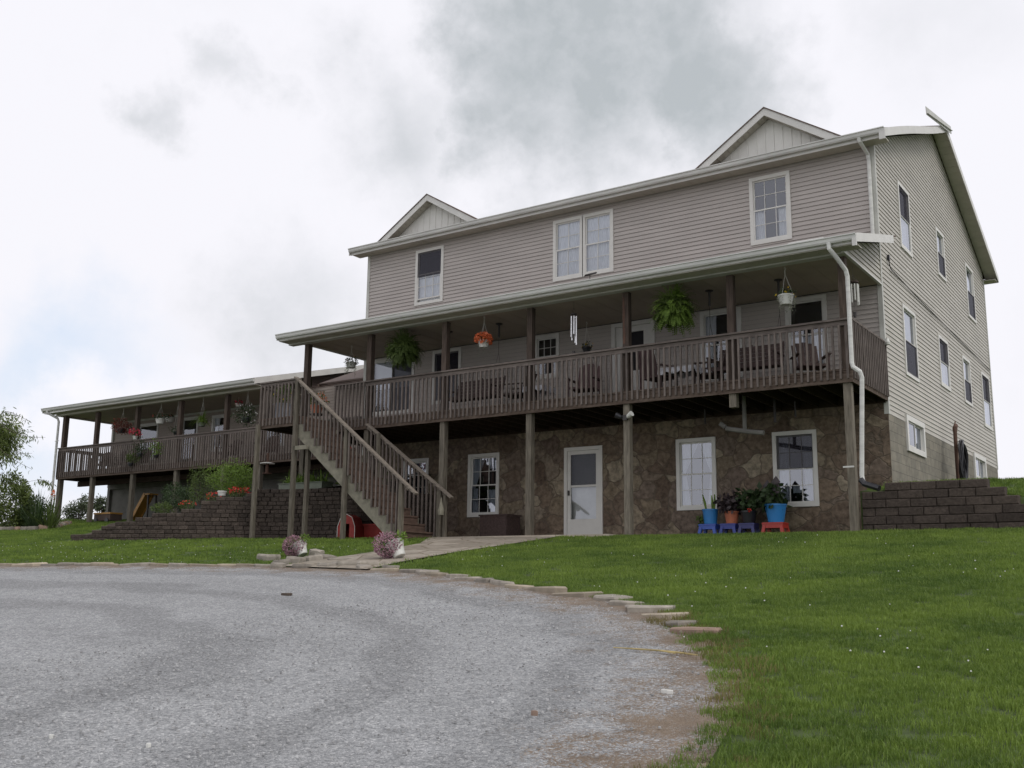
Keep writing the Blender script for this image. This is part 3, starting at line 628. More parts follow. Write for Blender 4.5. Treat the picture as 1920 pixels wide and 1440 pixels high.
siding(mb, BACK, .07, WX - .07, 0.9, 8.24); siding(mb, LEFT, ylo, lambda z: 12.05 - ylo(z), -.4, 10.75)
build('siding', mb, 'siding', house)
for (x0, x1, y0, y1) in ((-.022, .075, -.022, .075), (WX - .075, WX + .022, -.022, .075), (WX - .075, WX + .022, 11.975, 12.07), (-.022, .075, 11.975, 12.07)):
    mb = MB(); mb.box(x0, x1, y0, y1, 2.37, 8.24); build('corner_board', mb, 'trim_aged', house)
mb = MB(); mb.box(.08, WX - .08, -.03, -.004, 5.13, 5.20); build('frieze_board', mb, 'trim_aged', house)         # where the wall meets the porch ceiling
# stone-faced front of the ground storey, built round its openings
W_BS = [(1.56, 2.47, .60, 2.15), (3.80, 4.79, .53, 2.155), (9.74, 10.71, .53, 2.155), (12.03, 13.0, .53, 2.155)]
DOOR_B = (6.74, 7.81, -.03, 2.145)
def wall_with_holes(mb, fr, a0, a1, z0, z1, holes, d=0., m=0, dep=.25):
    xs = sorted({a0, a1, *[h[0] for h in holes], *[h[1] for h in holes]}); zs = sorted({z0, z1, *[h[2] for h in holes], *[h[3] for h in holes]})
    zs = [z for z in zs if z0 <= z <= z1]
    for i in range(len(xs) - 1):
        for j in range(len(zs) - 1):
            cx, cz = (xs[i] + xs[i + 1]) / 2, (zs[j] + zs[j + 1]) / 2
            if any(h[0] < cx < h[1] and h[2] < cz < h[3] for h in holes): continue
            fr.quad(mb, xs[i], xs[i + 1], d, zs[j], zs[j + 1], m)
mb = MB(); wall_with_holes(mb, FRONT, 0, WX, -.5, 2.87, [ins(h) for h in W_BS + [DOOR_B]], .02)
mb.face([(WX + .004, -.02, -.5), (WX + .004, .0, -.5), (WX + .004, .0, 2.37), (WX + .004, -.02, 2.37)])
build('stone_wall', mb, 'stone_facing', house)
mb = MB(); wall_with_holes(mb, RIGHT, 0, 12.05, -.2, 2.375, [ins(h) for h in W_FD], .004); BACK.quad(mb, 0, WX, 0, -.2, .9)
build('foundation', mb, 'block_foundation', house)
# inner core so that nothing shows through
mb = MB(); wall_with_holes(mb, FRONT, .01, WX - .01, 2.6, 8.24, [ins(w) for w in W_UP + W_PO + [DOOR_P]], -.025); wall_with_holes(mb, RIGHT, .01, 12.04, 2.37, 8.24, [ins(w) for w in W_SD + W_FD], -.025)
mb.face([(0.4, .4, 5.6), (WX - .4, .4, 5.6), (WX - .4, 11.6, 5.6), (.4, 11.6, 5.6)])
build('sheathing', mb, 'dark_interior', house)

# roof with its two front gables
rf = MB(); Y0, Y1, X0, X1 = -.40, 12.45, -.35, 14.86; ZR = ROOF0 + SL * (RY - Y0)
for (ya, yb) in ((Y0, RY), (Y1, RY)):
    za, zb = ROOF0, ZR
    rf.hexa([(X0, ya, za), (X1, ya, za), (X1, yb, zb), (X0, yb, zb), (X0, ya, za + .035), (X1, ya, za + .035), (X1, yb, zb + .035), (X0, yb, zb + .035)] if ya < yb else
            [(X0, yb, zb), (X1, yb, zb), (X1, ya, za), (X0, ya, za), (X0, yb, zb + .035), (X1, yb, zb + .035), (X1, ya, za + .035), (X0, ya, za + .035)])
roof = build('roof', rf, 'shingle', house)
sf = MB()
sf.box(X0 + .02, X1 - .02, -.385, -.024, 8.215, 8.24); sf.box(X0 + .02, X1 - .02, 12.08, 12.43, 8.215, 8.24)
for k in range(60):     # soffit panel grooves
    x = X0 + .15 + k * (X1 - X0 - .2) / 60; sf.box(x, x + .012, -.38, -.03, 8.208, 8.2145)
for (xa, xb) in ((WX + .02, X1 - .012), (X0 + .012, -.022)):     # sloping rake soffits
    for (ya, yb) in ((Y0 + .04, RY), (RY, Y1 - .04)):
        z = lambda y: ROOF0 - .02 + SL * (min(y, 12.05 - y) + .40) - .05
        a, b = z(ya), z(yb)
        sf.hexa([(xa, ya, a - .02), (xb, ya, a - .02), (xb, yb, b - .02), (xa, yb, b - .02), (xa, ya, a), (xb, ya, a), (xb, yb, b), (xa, yb, b)])
        nseg = 26
        for k in range(nseg):
            y = ya + (yb - ya) * (k + .5) / nseg; q = z(y) - .022; sf.box(xa, xb, y, y + .012, q - .006, q)
build('soffit', sf, 'soffit', roof)
fa = MB()
fa.box(X0, X1, -.40, -.387, 8.20, 8.36); fa.box(X0, X1, 12.435, 12.45, 8.2, 8.36)
def rake(mb, x, y0, y1, zf, h=.19, t=.02, n=10, wob=0.):
    for k in range(n):
        a = y0 + (y1 - y0) * k / n; b = y0 + (y1 - y0) * (k + 1) / n
        wa_ = wob * math.sin(math.pi * k / n) ** 2; wb_ = wob * math.sin(math.pi * (k + 1) / n) ** 2
        mb.hexa([(x + wa_, a, zf(a) - h), (x + t + wa_, a, zf(a) - h), (x + t + wb_, b, zf(b) - h), (x + wb_, b, zf(b) - h), (x + wa_, a, zf(a)), (x + t + wa_, a, zf(a)), (x + t + wb_, b, zf(b)), (x + wb_, b, zf(b))])
zf = lambda y: ROOF0 + SL * (min(y, 12.05 - y) + .40) + .025 + (.02 * math.sin(min(max((y + .4) / 6.4, 0), 1) * math.pi * 2) if y < 6.02 else 0)
rake(fa, X1 + .002, -.46, RY, zf, wob=.02); rake(fa, X1 + .002, RY, 12.45, zf)
rake(fa, X0 - .022, -.46, RY, zf); rake(fa, X0 - .022, RY, 12.45, zf)
fa.box(X1 - .1, X1 + .02, -.50, -.46, 8.12, 8.36)
build('fascia', fa, 'trim', roof)
lb = MB(); lb.bar((14.93, 6.34, 10.90), (14.93, 3.42, 10.30), .012, .20, side=(1, 0, 0)); lb.bar((14.955, 6.34, 10.88), (14.955, 3.42, 10.22), .04, .012, side=(1, 0, 0))
o = build('loose_fascia_board', lb, 'trim_aged', roof); o['label'] = 'white fascia board hanging loose and sticking out from the roof peak'
def gutter(name, x0, x1, y, zt, parent, mat='gutter'):
    g_ = MB(); prof = [(0, 0), (0, -.11), (-.075, -.115), (-.095, -.085), (-.105, -.03), (-.125, -.02), (-.125, 0), (-.115, 0), (-.112, -.012), (-.02, -.012), (-.02, 0)]
    n = len(prof); i = 0
    g_.v = [(x0, y + a, zt + b) for a, b in prof] + [(x1, y + a, zt + b) for a, b in prof]
    g_.f = [tuple(range(n)), tuple(range(2 * n - 1, n - 1, -1))] + [((k + 1) % n, k, n + k, n + (k + 1) % n) for k in range(n)]; g_.m = [0] * len(g_.f)
    return build(name, g_, mat, parent)
gutter('gutter', X0 - .01, X1 + .01, -.403, 8.385, house); 
# gables standing on the front eave
for (xc, w2, zp) in ((2.37, 1.82, 9.575), (12.21, 1.75, 9.60)):
    yf = -.30; base = 8.44; sl = (zp - base) / w2
    g = MB(); yb = -.40 + (zp - ROOF0) / SL + .1
    for s in (-1, 1):     # two shingled slopes running back into the main roof
        a = (xc + s * (w2 + .03), base); b = (xc, zp)
        g.face([(a[0], yf - .02, a[1]), (b[0], yf - .02, b[1]), (b[0], yb, b[1]), (a[0], .0, a[1])]); g.face([(a[0], yf - .02, a[1] - .03), (b[0], yf - .02, b[1] - .03), (b[0], yf - .02, b[1]), (a[0], yf - .02, a[1])])
    o = build('front_gable', g, 'shingle', house)
    t = MB(); h = .17 / math.cos(math.atan(sl))
    for s in (-1, 1):
        x1_, x2_ = xc + s * (w2 - .0), xc
        P1 = [(x1_, base - h + .0), (x2_, zp - h), (x2_, zp - .012), (x1_, base - .012)]
        t.prism(P1 if s < 0 else P1[::-1], yf, yf + .02)
    build('rake_board', t, 'trim', o)
    p = MB(); yp = -.02; w3, zt = w2 - .20, zp - h - .02
    nb_ = 15
    p.face([(xc - w3 - .1, yp, 8.36), (xc + w3 + .1, yp, 8.36), (xc, yp, zt + .03)])
    for k in range(nb_ * 2 + 1):
        x = xc - w3 + w3 * 2 * k / (nb_ * 2); top = zt - abs(x - xc) * sl - .03
        if top > 8.42 and k % 2 == 0: p.box(x - .014, x + .014, yp - .013, yp - .001, 8.36, top + .03)
    build('gable_panel', p, 'white_vinyl', o)
    s_ = MB()
    for s in (-1, 1):
        s_.face([(xc + s * w2, yf + .02, base - h + .01), (xc, yf + .02, zp - h + .01), (xc, yp - .015, zp - h + .01), (xc + s * w2, yp - .015, base - h + .01)])
        for k in range(14):
            f = (k + .5) / 14; x = xc + s * w2 * (1 - f); z = base - h + .01 + (zp - base) * f
            s_.face([(x, yf + .02, z - .006), (x + .02, yf + .02, z - .006), (x + .02, yp - .016, z - .006), (x, yp - .016, z - .006)])
    build('soffit', s_, 'soffit', o)

# upper-storey windows
window(house, FRONT, *W_UP[0], lower='grid', upper='none', scr='upper', curt='low', open_low=.07, mat='white_vinyl')
window(house, FRONT, *W_UP[1], curt='full', cols=2, mat='white_vinyl'); window(house, FRONT, *W_UP[2], curt='full', cols=2, mat='white_vinyl')
window(house, FRONT, *W_UP[3], curt='lowsides', mat='white_vinyl')
# porch-storey windows
window(house, FRONT, *W_PO[0], lower='none', upper='none', curt='blind', slider=True, scr='right')
window(house, FRONT, *W_PO[1], lower='none', upper='none', scr='full')
window(house, FRONT, *W_PO[2], lower='none', upper='grid', cols=3)
window(house, FRONT, *W_PO[3], lower='grid', upper='none', curt='sides')
window(house, FRONT, *W_PO[4], lower='grid', upper='none', curt='low')
# basement windows
window(house, FRONT, *W_BS[0], curt='purple', proud=.05, mat='white_vinyl', glassm='glass_dim' ); window(house, FRONT, *W_BS[1], curt='swag', proud=.05, mat='white_vinyl', glassm='glass_dim' )
window(house, FRONT, *W_BS[2], curt='tie', proud=.05, mat='white_vinyl', glassm='glass_dim' )
wb3 = window(house, FRONT, *W_BS[3], curt='sides', scr='upper', proud=.05, mat='white_vinyl', glassm='glass_dim' )
s = MB(); FRONT.quad(s, 12.42, 12.64, -.06, .83, 1.0); build('paper_notice', s, 'blind_white', wb3)
for i, w_ in enumerate(W_SD):
    window(house, RIGHT, *w_, lower='none', upper='none', glassm='glass_side', scr='lower' if i in (0, 2, 5, 6) else 'upper', curt='blind' if i in (0, 2, 5, 6) else 'low', mat='white_vinyl', tw=.075)
for w_ in W_FD: window(house, RIGHT, *w_, lower='none', upper='none', slider=True, glassm='glass_side', curt='sides', mat='white_vinyl', tw=.12, proud=.045, name='basement_window')

# doors
def door(parent, name, a0, a1, z0, z1, top='full'):
    mb = MB(); B = lambda *a, m=0: FRONT.box(mb, *a, m); tw = .085; pr = .055
    B(a0, a0 + tw, -.05, pr, z0, z1); B(a1 - tw, a1, -.05, pr, z0, z1); B(a0 + tw, a1 - tw, -.05, pr, z1 - tw, z1)
    i0, i1, y0, y1 = a0 + tw + .006, a1 - tw - .006, z0 + .03, z1 - tw - .006
    fw = .09; kick = y0 + .40; midz = kick + (y1 - kick) * .48
    B(i0, i0 + fw, -.02, .035, y0, y1); B(i1 - fw, i1, -.02, .035, y0, y1); B(i0 + fw, i1 - fw, -.02, .035, y1 - fw, y1)
    B(i0 + fw, i1 - fw, -.02, .035, y0, kick); B(i0 + fw, i1 - fw, -.018, .033, midz - .025, midz + .025)
    B(i0 + .02, i1 - .02, -.2, -.12, y0, y1, m=1)
    o = build(name, mb, ['white_vinyl', 'white_pot'], parent)
    g = MB(); FRONT.quad(g, i0 + fw, i1 - fw, .005, kick, midz - .025); FRONT.quad(g, i0 + fw, i1 - fw, .005, midz + .025, y1 - fw); build('pane', g, 'glass', o)
    s = MB(); FRONT.quad(s, i0 + fw, i1 - fw, .012, midz + .025, y1 - fw); build('screen', s, 'screen', o)
    h = MB(); FRONT.box(h, i0 + .03, i0 + .06, .035, .075, midz - .22, midz - .10); build('handle', h, 'metal_dark', o)
    return o
door(house, 'storm_door', *DOOR_B); 
mb = MB(); FRONT.box(mb, DOOR_P[0], DOOR_P[0] + .10, -.05, .04, 2.92, 5.10); FRONT.box(mb, DOOR_P[1] - .10, DOOR_P[1], -.05, .04, 2.92, 5.10); FRONT.box(mb, DOOR_P[0] + .10, DOOR_P[1] - .10, -.05, .04, 5.0, 5.10)
FRONT.box(mb, DOOR_P[0] + .10, DOOR_P[1] - .10, -.12, -.02, 2.92, 3.9); FRONT.box(mb, DOOR_P[0] + .10, DOOR_P[0] + .32, -.12, -.02, 3.9, 5.0); FRONT.box(mb, DOOR_P[1] - .32, DOOR_P[1] - .10, -.12, -.02, 3.9, 5.0); FRONT.box(mb, DOOR_P[0] + .32, DOOR_P[1] - .32, -.12, -.02, 4.86, 5.0)
FRONT.box(mb, DOOR_P[0] + .32, DOOR_P[1] - .32, -.12, -.08, 3.9, 4.86, m=1)
dr_ = build('porch_door', mb, ['trim', 'dark_interior'], house)

# upper right downspout, the stub of pipe lying on the porch roof, side-wall cable
d = MB(); d.tube([(14.33, -.46, 8.28), (14.34, -.44, 8.2), (14.40, -.09, 8.02), (14.41, -.075, 7.9), (14.41, -.075, 6.12)], .042, 8); build('downspout', d, 'gutter', house)
# ------------------------------------------------------------------ the porch (part of the house)
DKT = 2.90; PX0, PX1, PY = -.42, 14.86, -2.94
d = MB(); d.tube([(14.2, -2.8, 5.36), (13.55, -2.8, 5.365), (13.42, -2.84, 5.30)], .05, 8); build('roof_pipe', d, 'gutter', house)
pr_ = MB(); pz = lambda y: 5.30 + .27 * (y + 2.94)
pr_.hexa([(PX0, PY, pz(PY)), (PX1, PY, pz(PY)), (PX1, 0, pz(0)), (PX0, 0, pz(0)), (PX0, PY, pz(PY) + .035), (PX1, PY, pz(PY) + .035), (PX1, 0, pz(0) + .035), (PX0, 0, pz(0) + .035)])
proof = build('porch_roof', pr_, 'shingle', house)
fa = MB(); zf2 = lambda y: pz(y) + .03
rake(fa, PX1 + .002, -3.0, -.30, zf2, h=.17, wob=.02); rake(fa, PX0 - .022, -3.0, -.02, zf2, h=.17)
fa.box(PX0, PX1, PY - .01, PY + .005, 5.14, 5.30); fa.box(PX1 - .06, PX1 + .02, -3.05, -3.0, 5.06, 5.27)
build('fascia', fa, 'trim', proof)
s = MB(); s.box(PX0 + .01, PX1 - .01, PY + .01, -2.585, 5.125, 5.14)
for k in range(70): x = PX0 + .1 + k * .218; s.box(x, x + .01, PY + .012, -2.59, 5.119, 5.1245)
build('soffit', s, 'soffit', proof)
for xa, xb in ((WX + .03, PX1), (PX0, -.03)):
    s = MB(); s.hexa([(xa, -2.93, pz(-2.93) - .03), (xb, -2.93, pz(-2.93) - .03), (xb, -.02, pz(-.02) - .03), (xa, -.02, pz(-.02) - .03), (xa, -2.93, pz(-2.93) - .005), (xb, -2.93, pz(-2.93) - .005), (xb, -.02, pz(-.02) - .005), (xa, -.02, pz(-.02) - .005)]); build('soffit', s, 'soffit', proof)
s = MB(); s.box(PX0 + .0, PX1 - .34, -2.58, -2.40, 5.095, 5.20); build('beam', s, 'trim_aged', proof)
s = MB(); s.box(-.02, WX - .05, -2.395, -.035, 5.125, 5.145)
for k in range(32): x = .2 + k * .45; s.box(x, x + .008, -2.39, -.04, 5.120, 5.1245)
build('ceiling', s, 'ceiling', proof)
s = MB()     # sided triangle closing the end of the porch roof above the ceiling
gylo = lambda z: (z - 5.26) / .27 - 2.80
siding(s, RIGHT, lambda z: max(-2.60, gylo(z)), -.02, 5.13, 6.0); build('end_siding', s, 'siding_lit_side', proof); s = MB()
siding(s, LEFT, lambda z: max(-2.60, gylo(z)), -.02, 5.13, 6.0)
build('end_siding', s, 'siding', proof)
for xa in (WX, 0): s = MB(); s.box(xa - .03, xa + .03, -2.62, -.02, 5.10, 5.13); build('end_trim', s, 'trim', proof)
gutter('gutter', PX0 - .01, PX1 + .01, PY - .012, 5.30, house)
d = MB(); d.tube([(14.36, -3.02, 5.2), (14.37, -3.02, 5.08), (14.46, -2.90, 4.93), (14.56, -2.70, 4.72), (14.575, -2.66, 4.6), (14.575, -2.66, 2.95), (14.60, -2.68, 2.86), (14.72, -2.68, 2.76), (14.745, -2.66, 2.65), (14.64, -2.62, .86), (14.65, -2.62, .76)], .043, 8)
dsp = build('downspout', d, 'gutter', house)
d = MB(); d.tube([(14.63, -2.64, .78), (14.70, -2.70, .70), (14.98, -2.78, .60)], .055, 8); o = build('elbow', d, 'black_plastic', dsp); o['label'] = 'black corrugated outlet elbow'
d = MB(); d.box(14.30, 14.50, -2.60, -2.583, 1.02, 1.05); build('strap', d, 'white_pot', dsp)
# deck
mb = MB(); z0r = 2.63
mb.box(-.02, 14.52, -2.46, -2.42, z0r, 2.855); mb.box(14.48, 14.52, -2.419, -.03, z0r, 2.855); mb.box(-.02, .02, -2.419, -.03, z0r, 2.855)
build('rim_joist', mb, 'wood_rim', house)
mb = MB()
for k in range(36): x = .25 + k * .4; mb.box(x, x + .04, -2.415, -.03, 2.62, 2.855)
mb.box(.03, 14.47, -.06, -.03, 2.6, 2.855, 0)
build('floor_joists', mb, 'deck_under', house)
mb = MB()
for k in range(17): y = -2.47 + k * .1425; mb.box(-.03, 14.53, y, y + .136, 2.862, 2.90)
build('deck_boards', mb, 'wood_rim', house)
POSTS = [.10, 2.35, 4.78, 7.25, 9.73, 12.12, 14.39]
for i, x in enumerate(POSTS):
    hw = .072
    lo = {5: 2.36}.get(i, -.3)
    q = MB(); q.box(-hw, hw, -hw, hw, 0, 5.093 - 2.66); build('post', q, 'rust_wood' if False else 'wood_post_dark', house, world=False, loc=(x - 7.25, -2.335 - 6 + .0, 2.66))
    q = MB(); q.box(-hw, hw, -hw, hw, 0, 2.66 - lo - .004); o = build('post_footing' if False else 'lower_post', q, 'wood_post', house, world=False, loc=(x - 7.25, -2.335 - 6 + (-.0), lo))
q = MB()
for k in range(12): q.box(9.665 + .004 * (k % 3), 9.72 + .01 * math.sin(k), -2.412, -2.4065, 3.95 + k * .085, 4.04 + k * .085)
o = build('worn_post_edge', q, 'rust_wood', house)
# railings: a bay between posts = cap, top rail and balusters
balm = MB(); balm.box(-.019, .019, -.019, .019, 0, 1.03)
BALME = None
def railing(parent, p0, p1, nrm, ztop=3.86, individually=True, zb=2.70):
    """p0,p1 (x,y) along the outer face of the rim; nrm outward"""
    global BALME
    a = Vector((*p0, 0)); b = Vector((*p1, 0)); dirv = (b - a).normalized(); L_ = (b - a).length; nv = Vector((*nrm, 0))
    r = MB(); c0 = a + nv * -.03; c1 = b + nv * -.03
    r.bar(c0 + Vector((0, 0, ztop - .018)), c1 + Vector((0, 0, ztop - .018)), .14, .036)
    r.bar(a - nv * .021 + Vector((0, 0, ztop - .085)), b - nv * .021 + Vector((0, 0, ztop - .085)), .036, .09)
    o = build('railing', r, 'wood_rail_x', parent)
    n = max(1, int(round(L_ / .125))); off = wloc(o)
    many = MB()
    for k in range(n):
        c = a + dirv * (L_ * (k + .5) / n) + nv * .021 + Vector((random.uniform(-.004, .004), 0, 0)); tilt = random.uniform(-.006, .006)
        if individually:
            if BALME is None:
                ob = build('baluster', balm, 'wood_rail', o, world=False, loc=(c.x - off.x, c.y - off.y, zb - off.z)); BALME = ob.data
            else:
                ob = bpy.data.objects.new('baluster', BALME); col.objects.link(ob); ob.parent = o; ob.location = (c.x - off.x, c.y - off.y, zb - off.z)
            ob.rotation_euler = (0, tilt, 0)
            if ztop - .04 - zb < 1.0: ob.scale = (1, 1, (ztop - .04 - zb) / 1.03)
        else: many.box(c.x - .019, c.x + .019, c.y - .019, c.y + .019, zb, zb + 1.12 if ztop - zb > 1.1 else ztop - .04)
    return o, many
ends = [1.25, 2.35, 4.78, 7.25, 9.73, 12.12, 14.50]
rest = MB()
for i in range(6):
    o, mm_ = railing(house, (ends[i], -2.462), (ends[i + 1], -2.462), (0, -1), individually=(i > 0)); rest.v += [] ; base = len(rest.v)
    rest.v += mm_.v; rest.f += [tuple(j + base for j in f) for f in mm_.f]; rest.m += mm_.m
o, mm_ = railing(house, (14.522, -2.46), (14.522, -.04), (1, 0), individually=False); base = len(rest.v)
rest.v += mm_.v; rest.f += [tuple(j + base for j in f) for f in mm_.f]; rest.m += mm_.m
o = build('balusters', rest, 'wood_rail', house); o['kind'] = 'stuff'
# small fittings on the house
q = MB(); q.tube([(14.54, .58, 5.86), (14.54, .62, 5.72), (14.54, .75, 5.64), (14.535, 2.9, 5.56), (14.535, 7., 5.46), (14.535, 11.9, 5.36)], .012, 5); q.box(14.52, 14.56, .56, .64, 5.80, 5.92)
build('cable', q, 'hose_black', house)
q = MB(); q.box(14.50, 14.58, -.20, -.06, 3.78, 3.90); q.lathe((14.60, -.16, 3.78), [(.05, 0), (.06, .05), (.03, .13)], 10); build('security_lamp', q, 'white_pot', house)
q = MB(); q.tube([(11.55, -1.4, 2.1), (12.12, -1.5, 1.98), (12.4, -1.5, 1.94)], .05, 8); q.tube([(11.98, -1.46, 2.85), (11.98, -1.46, 2.02)], .045, 8); q.tube([(11.53, -1.4, 2.13), (11.42, -1.42, 2.22)], .05, 8)
build('drain_pipe', q, 'concrete_dark', house)
q = MB(); q.tube([(10.9, -1.0, 2.62), (10.9, -1.0, 2.3)], .02, 6); q.tube([(12.9, -1.0, 2.62), (12.9, -1.0, 2.3)], .02, 6); q.tube([(12.5, -1.1, 2.85), (12.5, -1.1, 2.2)], .03, 6); build('pipe_hanger', q, 'metal_dark', house)

# ------------------------------------------------------------------ wing to the left
wing = thing('house_wing', 'long low wing at the left of the farmhouse with its own railed porch', 'house', (-10, 6, .9))
WF = Fr((0, 4.12, 0), (1, 0, 0), (0, -1, 0)); WR = Fr((-6.3, 0, 0), (0, 1, 0), (1, 0, 0)); WL = Fr((-17.6, 0, 0), (0, 1, 0), (-1, 0, 0))
wz = lambda y: 5.40 + .262 * (min(y, 16.0 - y) - 1.25)
W_WG = [(-16.0, -14.7, 3.5, 5.0), (-13.3, -12.3, 2.92, 5.05), (-11.5, -10.5, 3.6, 5.0), (-8.6, -7.5, 3.6, 5.0)]
mb = MB(); siding(mb, WF, -17.55, -6.3, 2.9, 5.62, [ins(w) for w in W_WG]); siding(mb, WF, -6.3, -.03, 2.9, 5.55)
wlo = lambda z: 4.12 if z < wz(4.12) - .1 else (z + .1 - 5.40) / .262 + 1.25
g2 = MB(); siding(g2, WR, wlo, lambda z: 16. - wlo(z), 5.0, 7.05); build('gable_wall', g2, 'gable_brown', wing); siding(mb, WL, wlo, lambda z: 16. - wlo(z), 2.4, 7.05)
build('siding', mb, 'siding_wing', wing)
mb = MB(); mb.box(-17.66, -17.56, 4.05, 4.15, 2.5, 5.4); mb.box(-17.5, -6.3, 4.07, 4.094, 5.12, 5.2); build('corner_board', mb, 'trim_aged', wing)
mb = MB(); wall_with_holes(mb, WF, -17.45, 0, .2, 2.9, [], .0); WL.quad(mb, 4.12, 15, -.15, .2, 2.5); mb.box(-17.55, -17.4, 4.0, 4.3, .3, 2.62); mb.box(-17.4, -.2, 4.0, 4.118, 2.42, 2.6)
build('foundation', mb, 'concrete_dark', wing)
mb = MB(); wall_with_holes(mb, WF, -17.5, -.02, 2.9, 5.5, [ins(w) for w in W_WG], -.025); WR.quad(mb, 4.2, 12, -.02, 4.9, 5.9); build('sheathing', mb, 'dark_interior', wing)
r = MB(); XA, XB = -18.1, -5.98
r.hexa([(XA, 1.25, 5.40), (XB, 1.25, 5.40), (XB, 8, wz(8)), (XA, 8, wz(8)), (XA, 1.25, 5.435), (XB, 1.25, 5.435), (XB, 8, wz(8) + .035), (XA, 8, wz(8) + .035)])
r.hexa([(XA, 8, wz(8)), (XB, 8, wz(8)), (XB, 14.75, 5.40), (XA, 14.75, 5.40), (XA, 8, wz(8) + .035), (XB, 8, wz(8) + .035), (XB, 14.75, 5.435), (XA, 14.75, 5.435)])
wr = build('roof', r, 'shingle', wing)
f = MB(); zf3 = lambda y: wz(y) + .03
rake(f, XB + .002, 1.2, 8, zf3, h=.2); rake(f, XB + .002, 8, 14.8, zf3, h=.2); rake(f, XA - .022, 1.2, 8, zf3, h=.2); f.box(XA, XB, 1.24, 1.256, 5.22, 5.40)
build('fascia', f, 'trim', wr)
s = MB(); s.box(XA + .01, XB - .01, 1.26, 1.60, 5.20, 5.215); s.box(XA + .01, -17.66, 1.74, 12, 5.20, 5.215); build('soffit', s, 'soffit', wr)
s = MB(); s.box(XA + .3, XB - .02, 1.605, 1.76, 5.13, 5.26); s.box(XA + .31, XA + .45, 1.77, 4.1, 5.13, 5.26); build('beam', s, 'soffit', wr)
s = MB(); s.box(-17.64, -6.02, 1.77, 4.05, 5.19, 5.205); build('ceiling', s, 'ceiling', wr)
gutter('gutter', XA - .01, XB + .0, 1.237, 5.40, wing)
d = MB(); d.tube([(-17.75, 1.17, 5.3), (-17.72, 1.2, 5.2), (-17.52, 1.50, 5.02), (-17.50, 1.55, 4.9), (-17.5, 1.55, 1.0)], .048, 8); wd = build('downspout', d, 'gutter', wing)
d = MB(); [d.box(-17.56, -17.30, 1.498, 1.50 + .0035 * k + .003, z, z + .03) for k, z in enumerate((1.3, 1.9, 4.1))]; build('strap', d, 'white_pot', wd)
# connecting roof between wing and main house
r = MB(); r.hexa([(-5.0, 3.2, 5.42), (-.02, 3.2, 5.42), (-.02, 7.4, 7.18), (-5.0, 7.4, 7.18), (-5.0, 3.2, 5.46), (-.02, 3.2, 5.46), (-.02, 7.4, 7.22), (-5.0, 7.4, 7.22)])
lr = build('link_roof', r, 'gable_brown', wing)
r = MB(); rake(r, -5.03, 3.15, 7.4, lambda y: 5.45 + .42 * (y - 3.2), h=.10); build('fascia', r, 'wood_rim', lr)
for w_, kw in zip(W_WG, (dict(curt='low', upper='none', lower='grid'), dict(curt=None, upper='none', lower='none'), dict(curt='sides'), dict(curt=None))):
    window(wing, WF, *w_, **kw)
# porch deck of the wing
WD0, WD1 = -17.55, -.04
mb = MB(); mb.box(WD0, WD1, 1.68, 1.72, 2.63, 2.855); mb.box(WD0, WD0 + .04, 1.721, 4.05, 2.63, 2.855); build('rim_joist', mb, 'wood_rim', wing)
mb = MB()
for k in range(43): x = WD0 + .2 + k * .4; mb.box(x, x + .04, 1.725, 4.05, 2.62, 2.855)
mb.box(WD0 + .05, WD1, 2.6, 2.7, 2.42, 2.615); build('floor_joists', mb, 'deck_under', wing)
mb = MB()
for k in range(17): y = 1.67 + k * .1425; mb.box(WD0 - .01, WD1, y, y + .136, 2.862, 2.90)
build('deck_boards', mb, 'wood_rim', wing)
QP = [-17.39, -15.30, -12.85, -10.38, -7.92, -6.12]
for i, x in enumerate(QP):
    hw = .075 if i else .085
    q = MB(); q.box(-hw, hw, -hw, hw, 0, 5.128 - 2.66); build('post', q, 'wood_post_dark', wing, world=False, loc=(x + 10, 1.80 - 6, 2.66 - .9))
    q = MB(); q.box(-hw, hw, -hw, hw, 0, 2.0); build('lower_post', q, 'wood_post', wing, world=False, loc=(x + 10, 1.80 - 6, .655 - .9))
BALME = None
ends = [-17.55, -15.30, -12.85, -10.38, -7.92, -5.7]; rest = MB()
for i in range(5): railing(wing, (ends[i], 1.678), (ends[i + 1], 1.678), (0, -1), individually=True)
o, mm_ = railing(wing, (-5.7, 1.678), (-.06, 1.678), (0, -1), individually=False); rest = mm_
o, mm_ = railing(wing, (-17.552, 4.0), (-17.552, 1.68), (-1, 0), individually=False); base = len(rest.v)
rest.v += mm_.v; rest.f += [tuple(j + base for j in f) for f in mm_.f]; rest.m += mm_.m
o = build('balusters', rest, 'wood_rail', wing); o['kind'] = 'stuff'

# ------------------------------------------------------------------ outside staircase with landing
stair = thing('wooden_staircase', 'weathered wooden staircase climbing left from the lawn to a railed landing at the porch', 'staircase', (2.2, -3.1, -.18))
SYN, SYF = -3.70, -2.56
mb = MB(); x0, x1 = -.16, 1.22
mb.box(x0, x1, SYN, SYN + .04, 2.65, 2.86); mb.box(x0, x0 + .04, SYN + .041, -2.47, 2.65, 2.86); mb.box(x1 - .04, x1, SYN + .041, SYF + .08, 2.65, 2.86)
build('landing_rim', mb, 'wood_rim', stair)
mb = MB()
for k in range(8): y = SYN - .01 + k * .1525; mb.box(x0 - .01, x1 + .01, y, y + .146, 2.864, 2.902)
build('landing_boards', mb, 'wood_stair', stair)
mb = MB(); [mb.box(x0 + .2 + k * .35, x0 + .24 + k * .35, SYN + .045, -2.48, 2.64, 2.86) for k in range(4)]; build('landing_joists', mb, 'deck_under', stair)
NS = 16; ZB = -.18; rise = (2.90 - ZB) / NS; run = (4.70 - 1.22) / (NS - 1)
tread = MB()
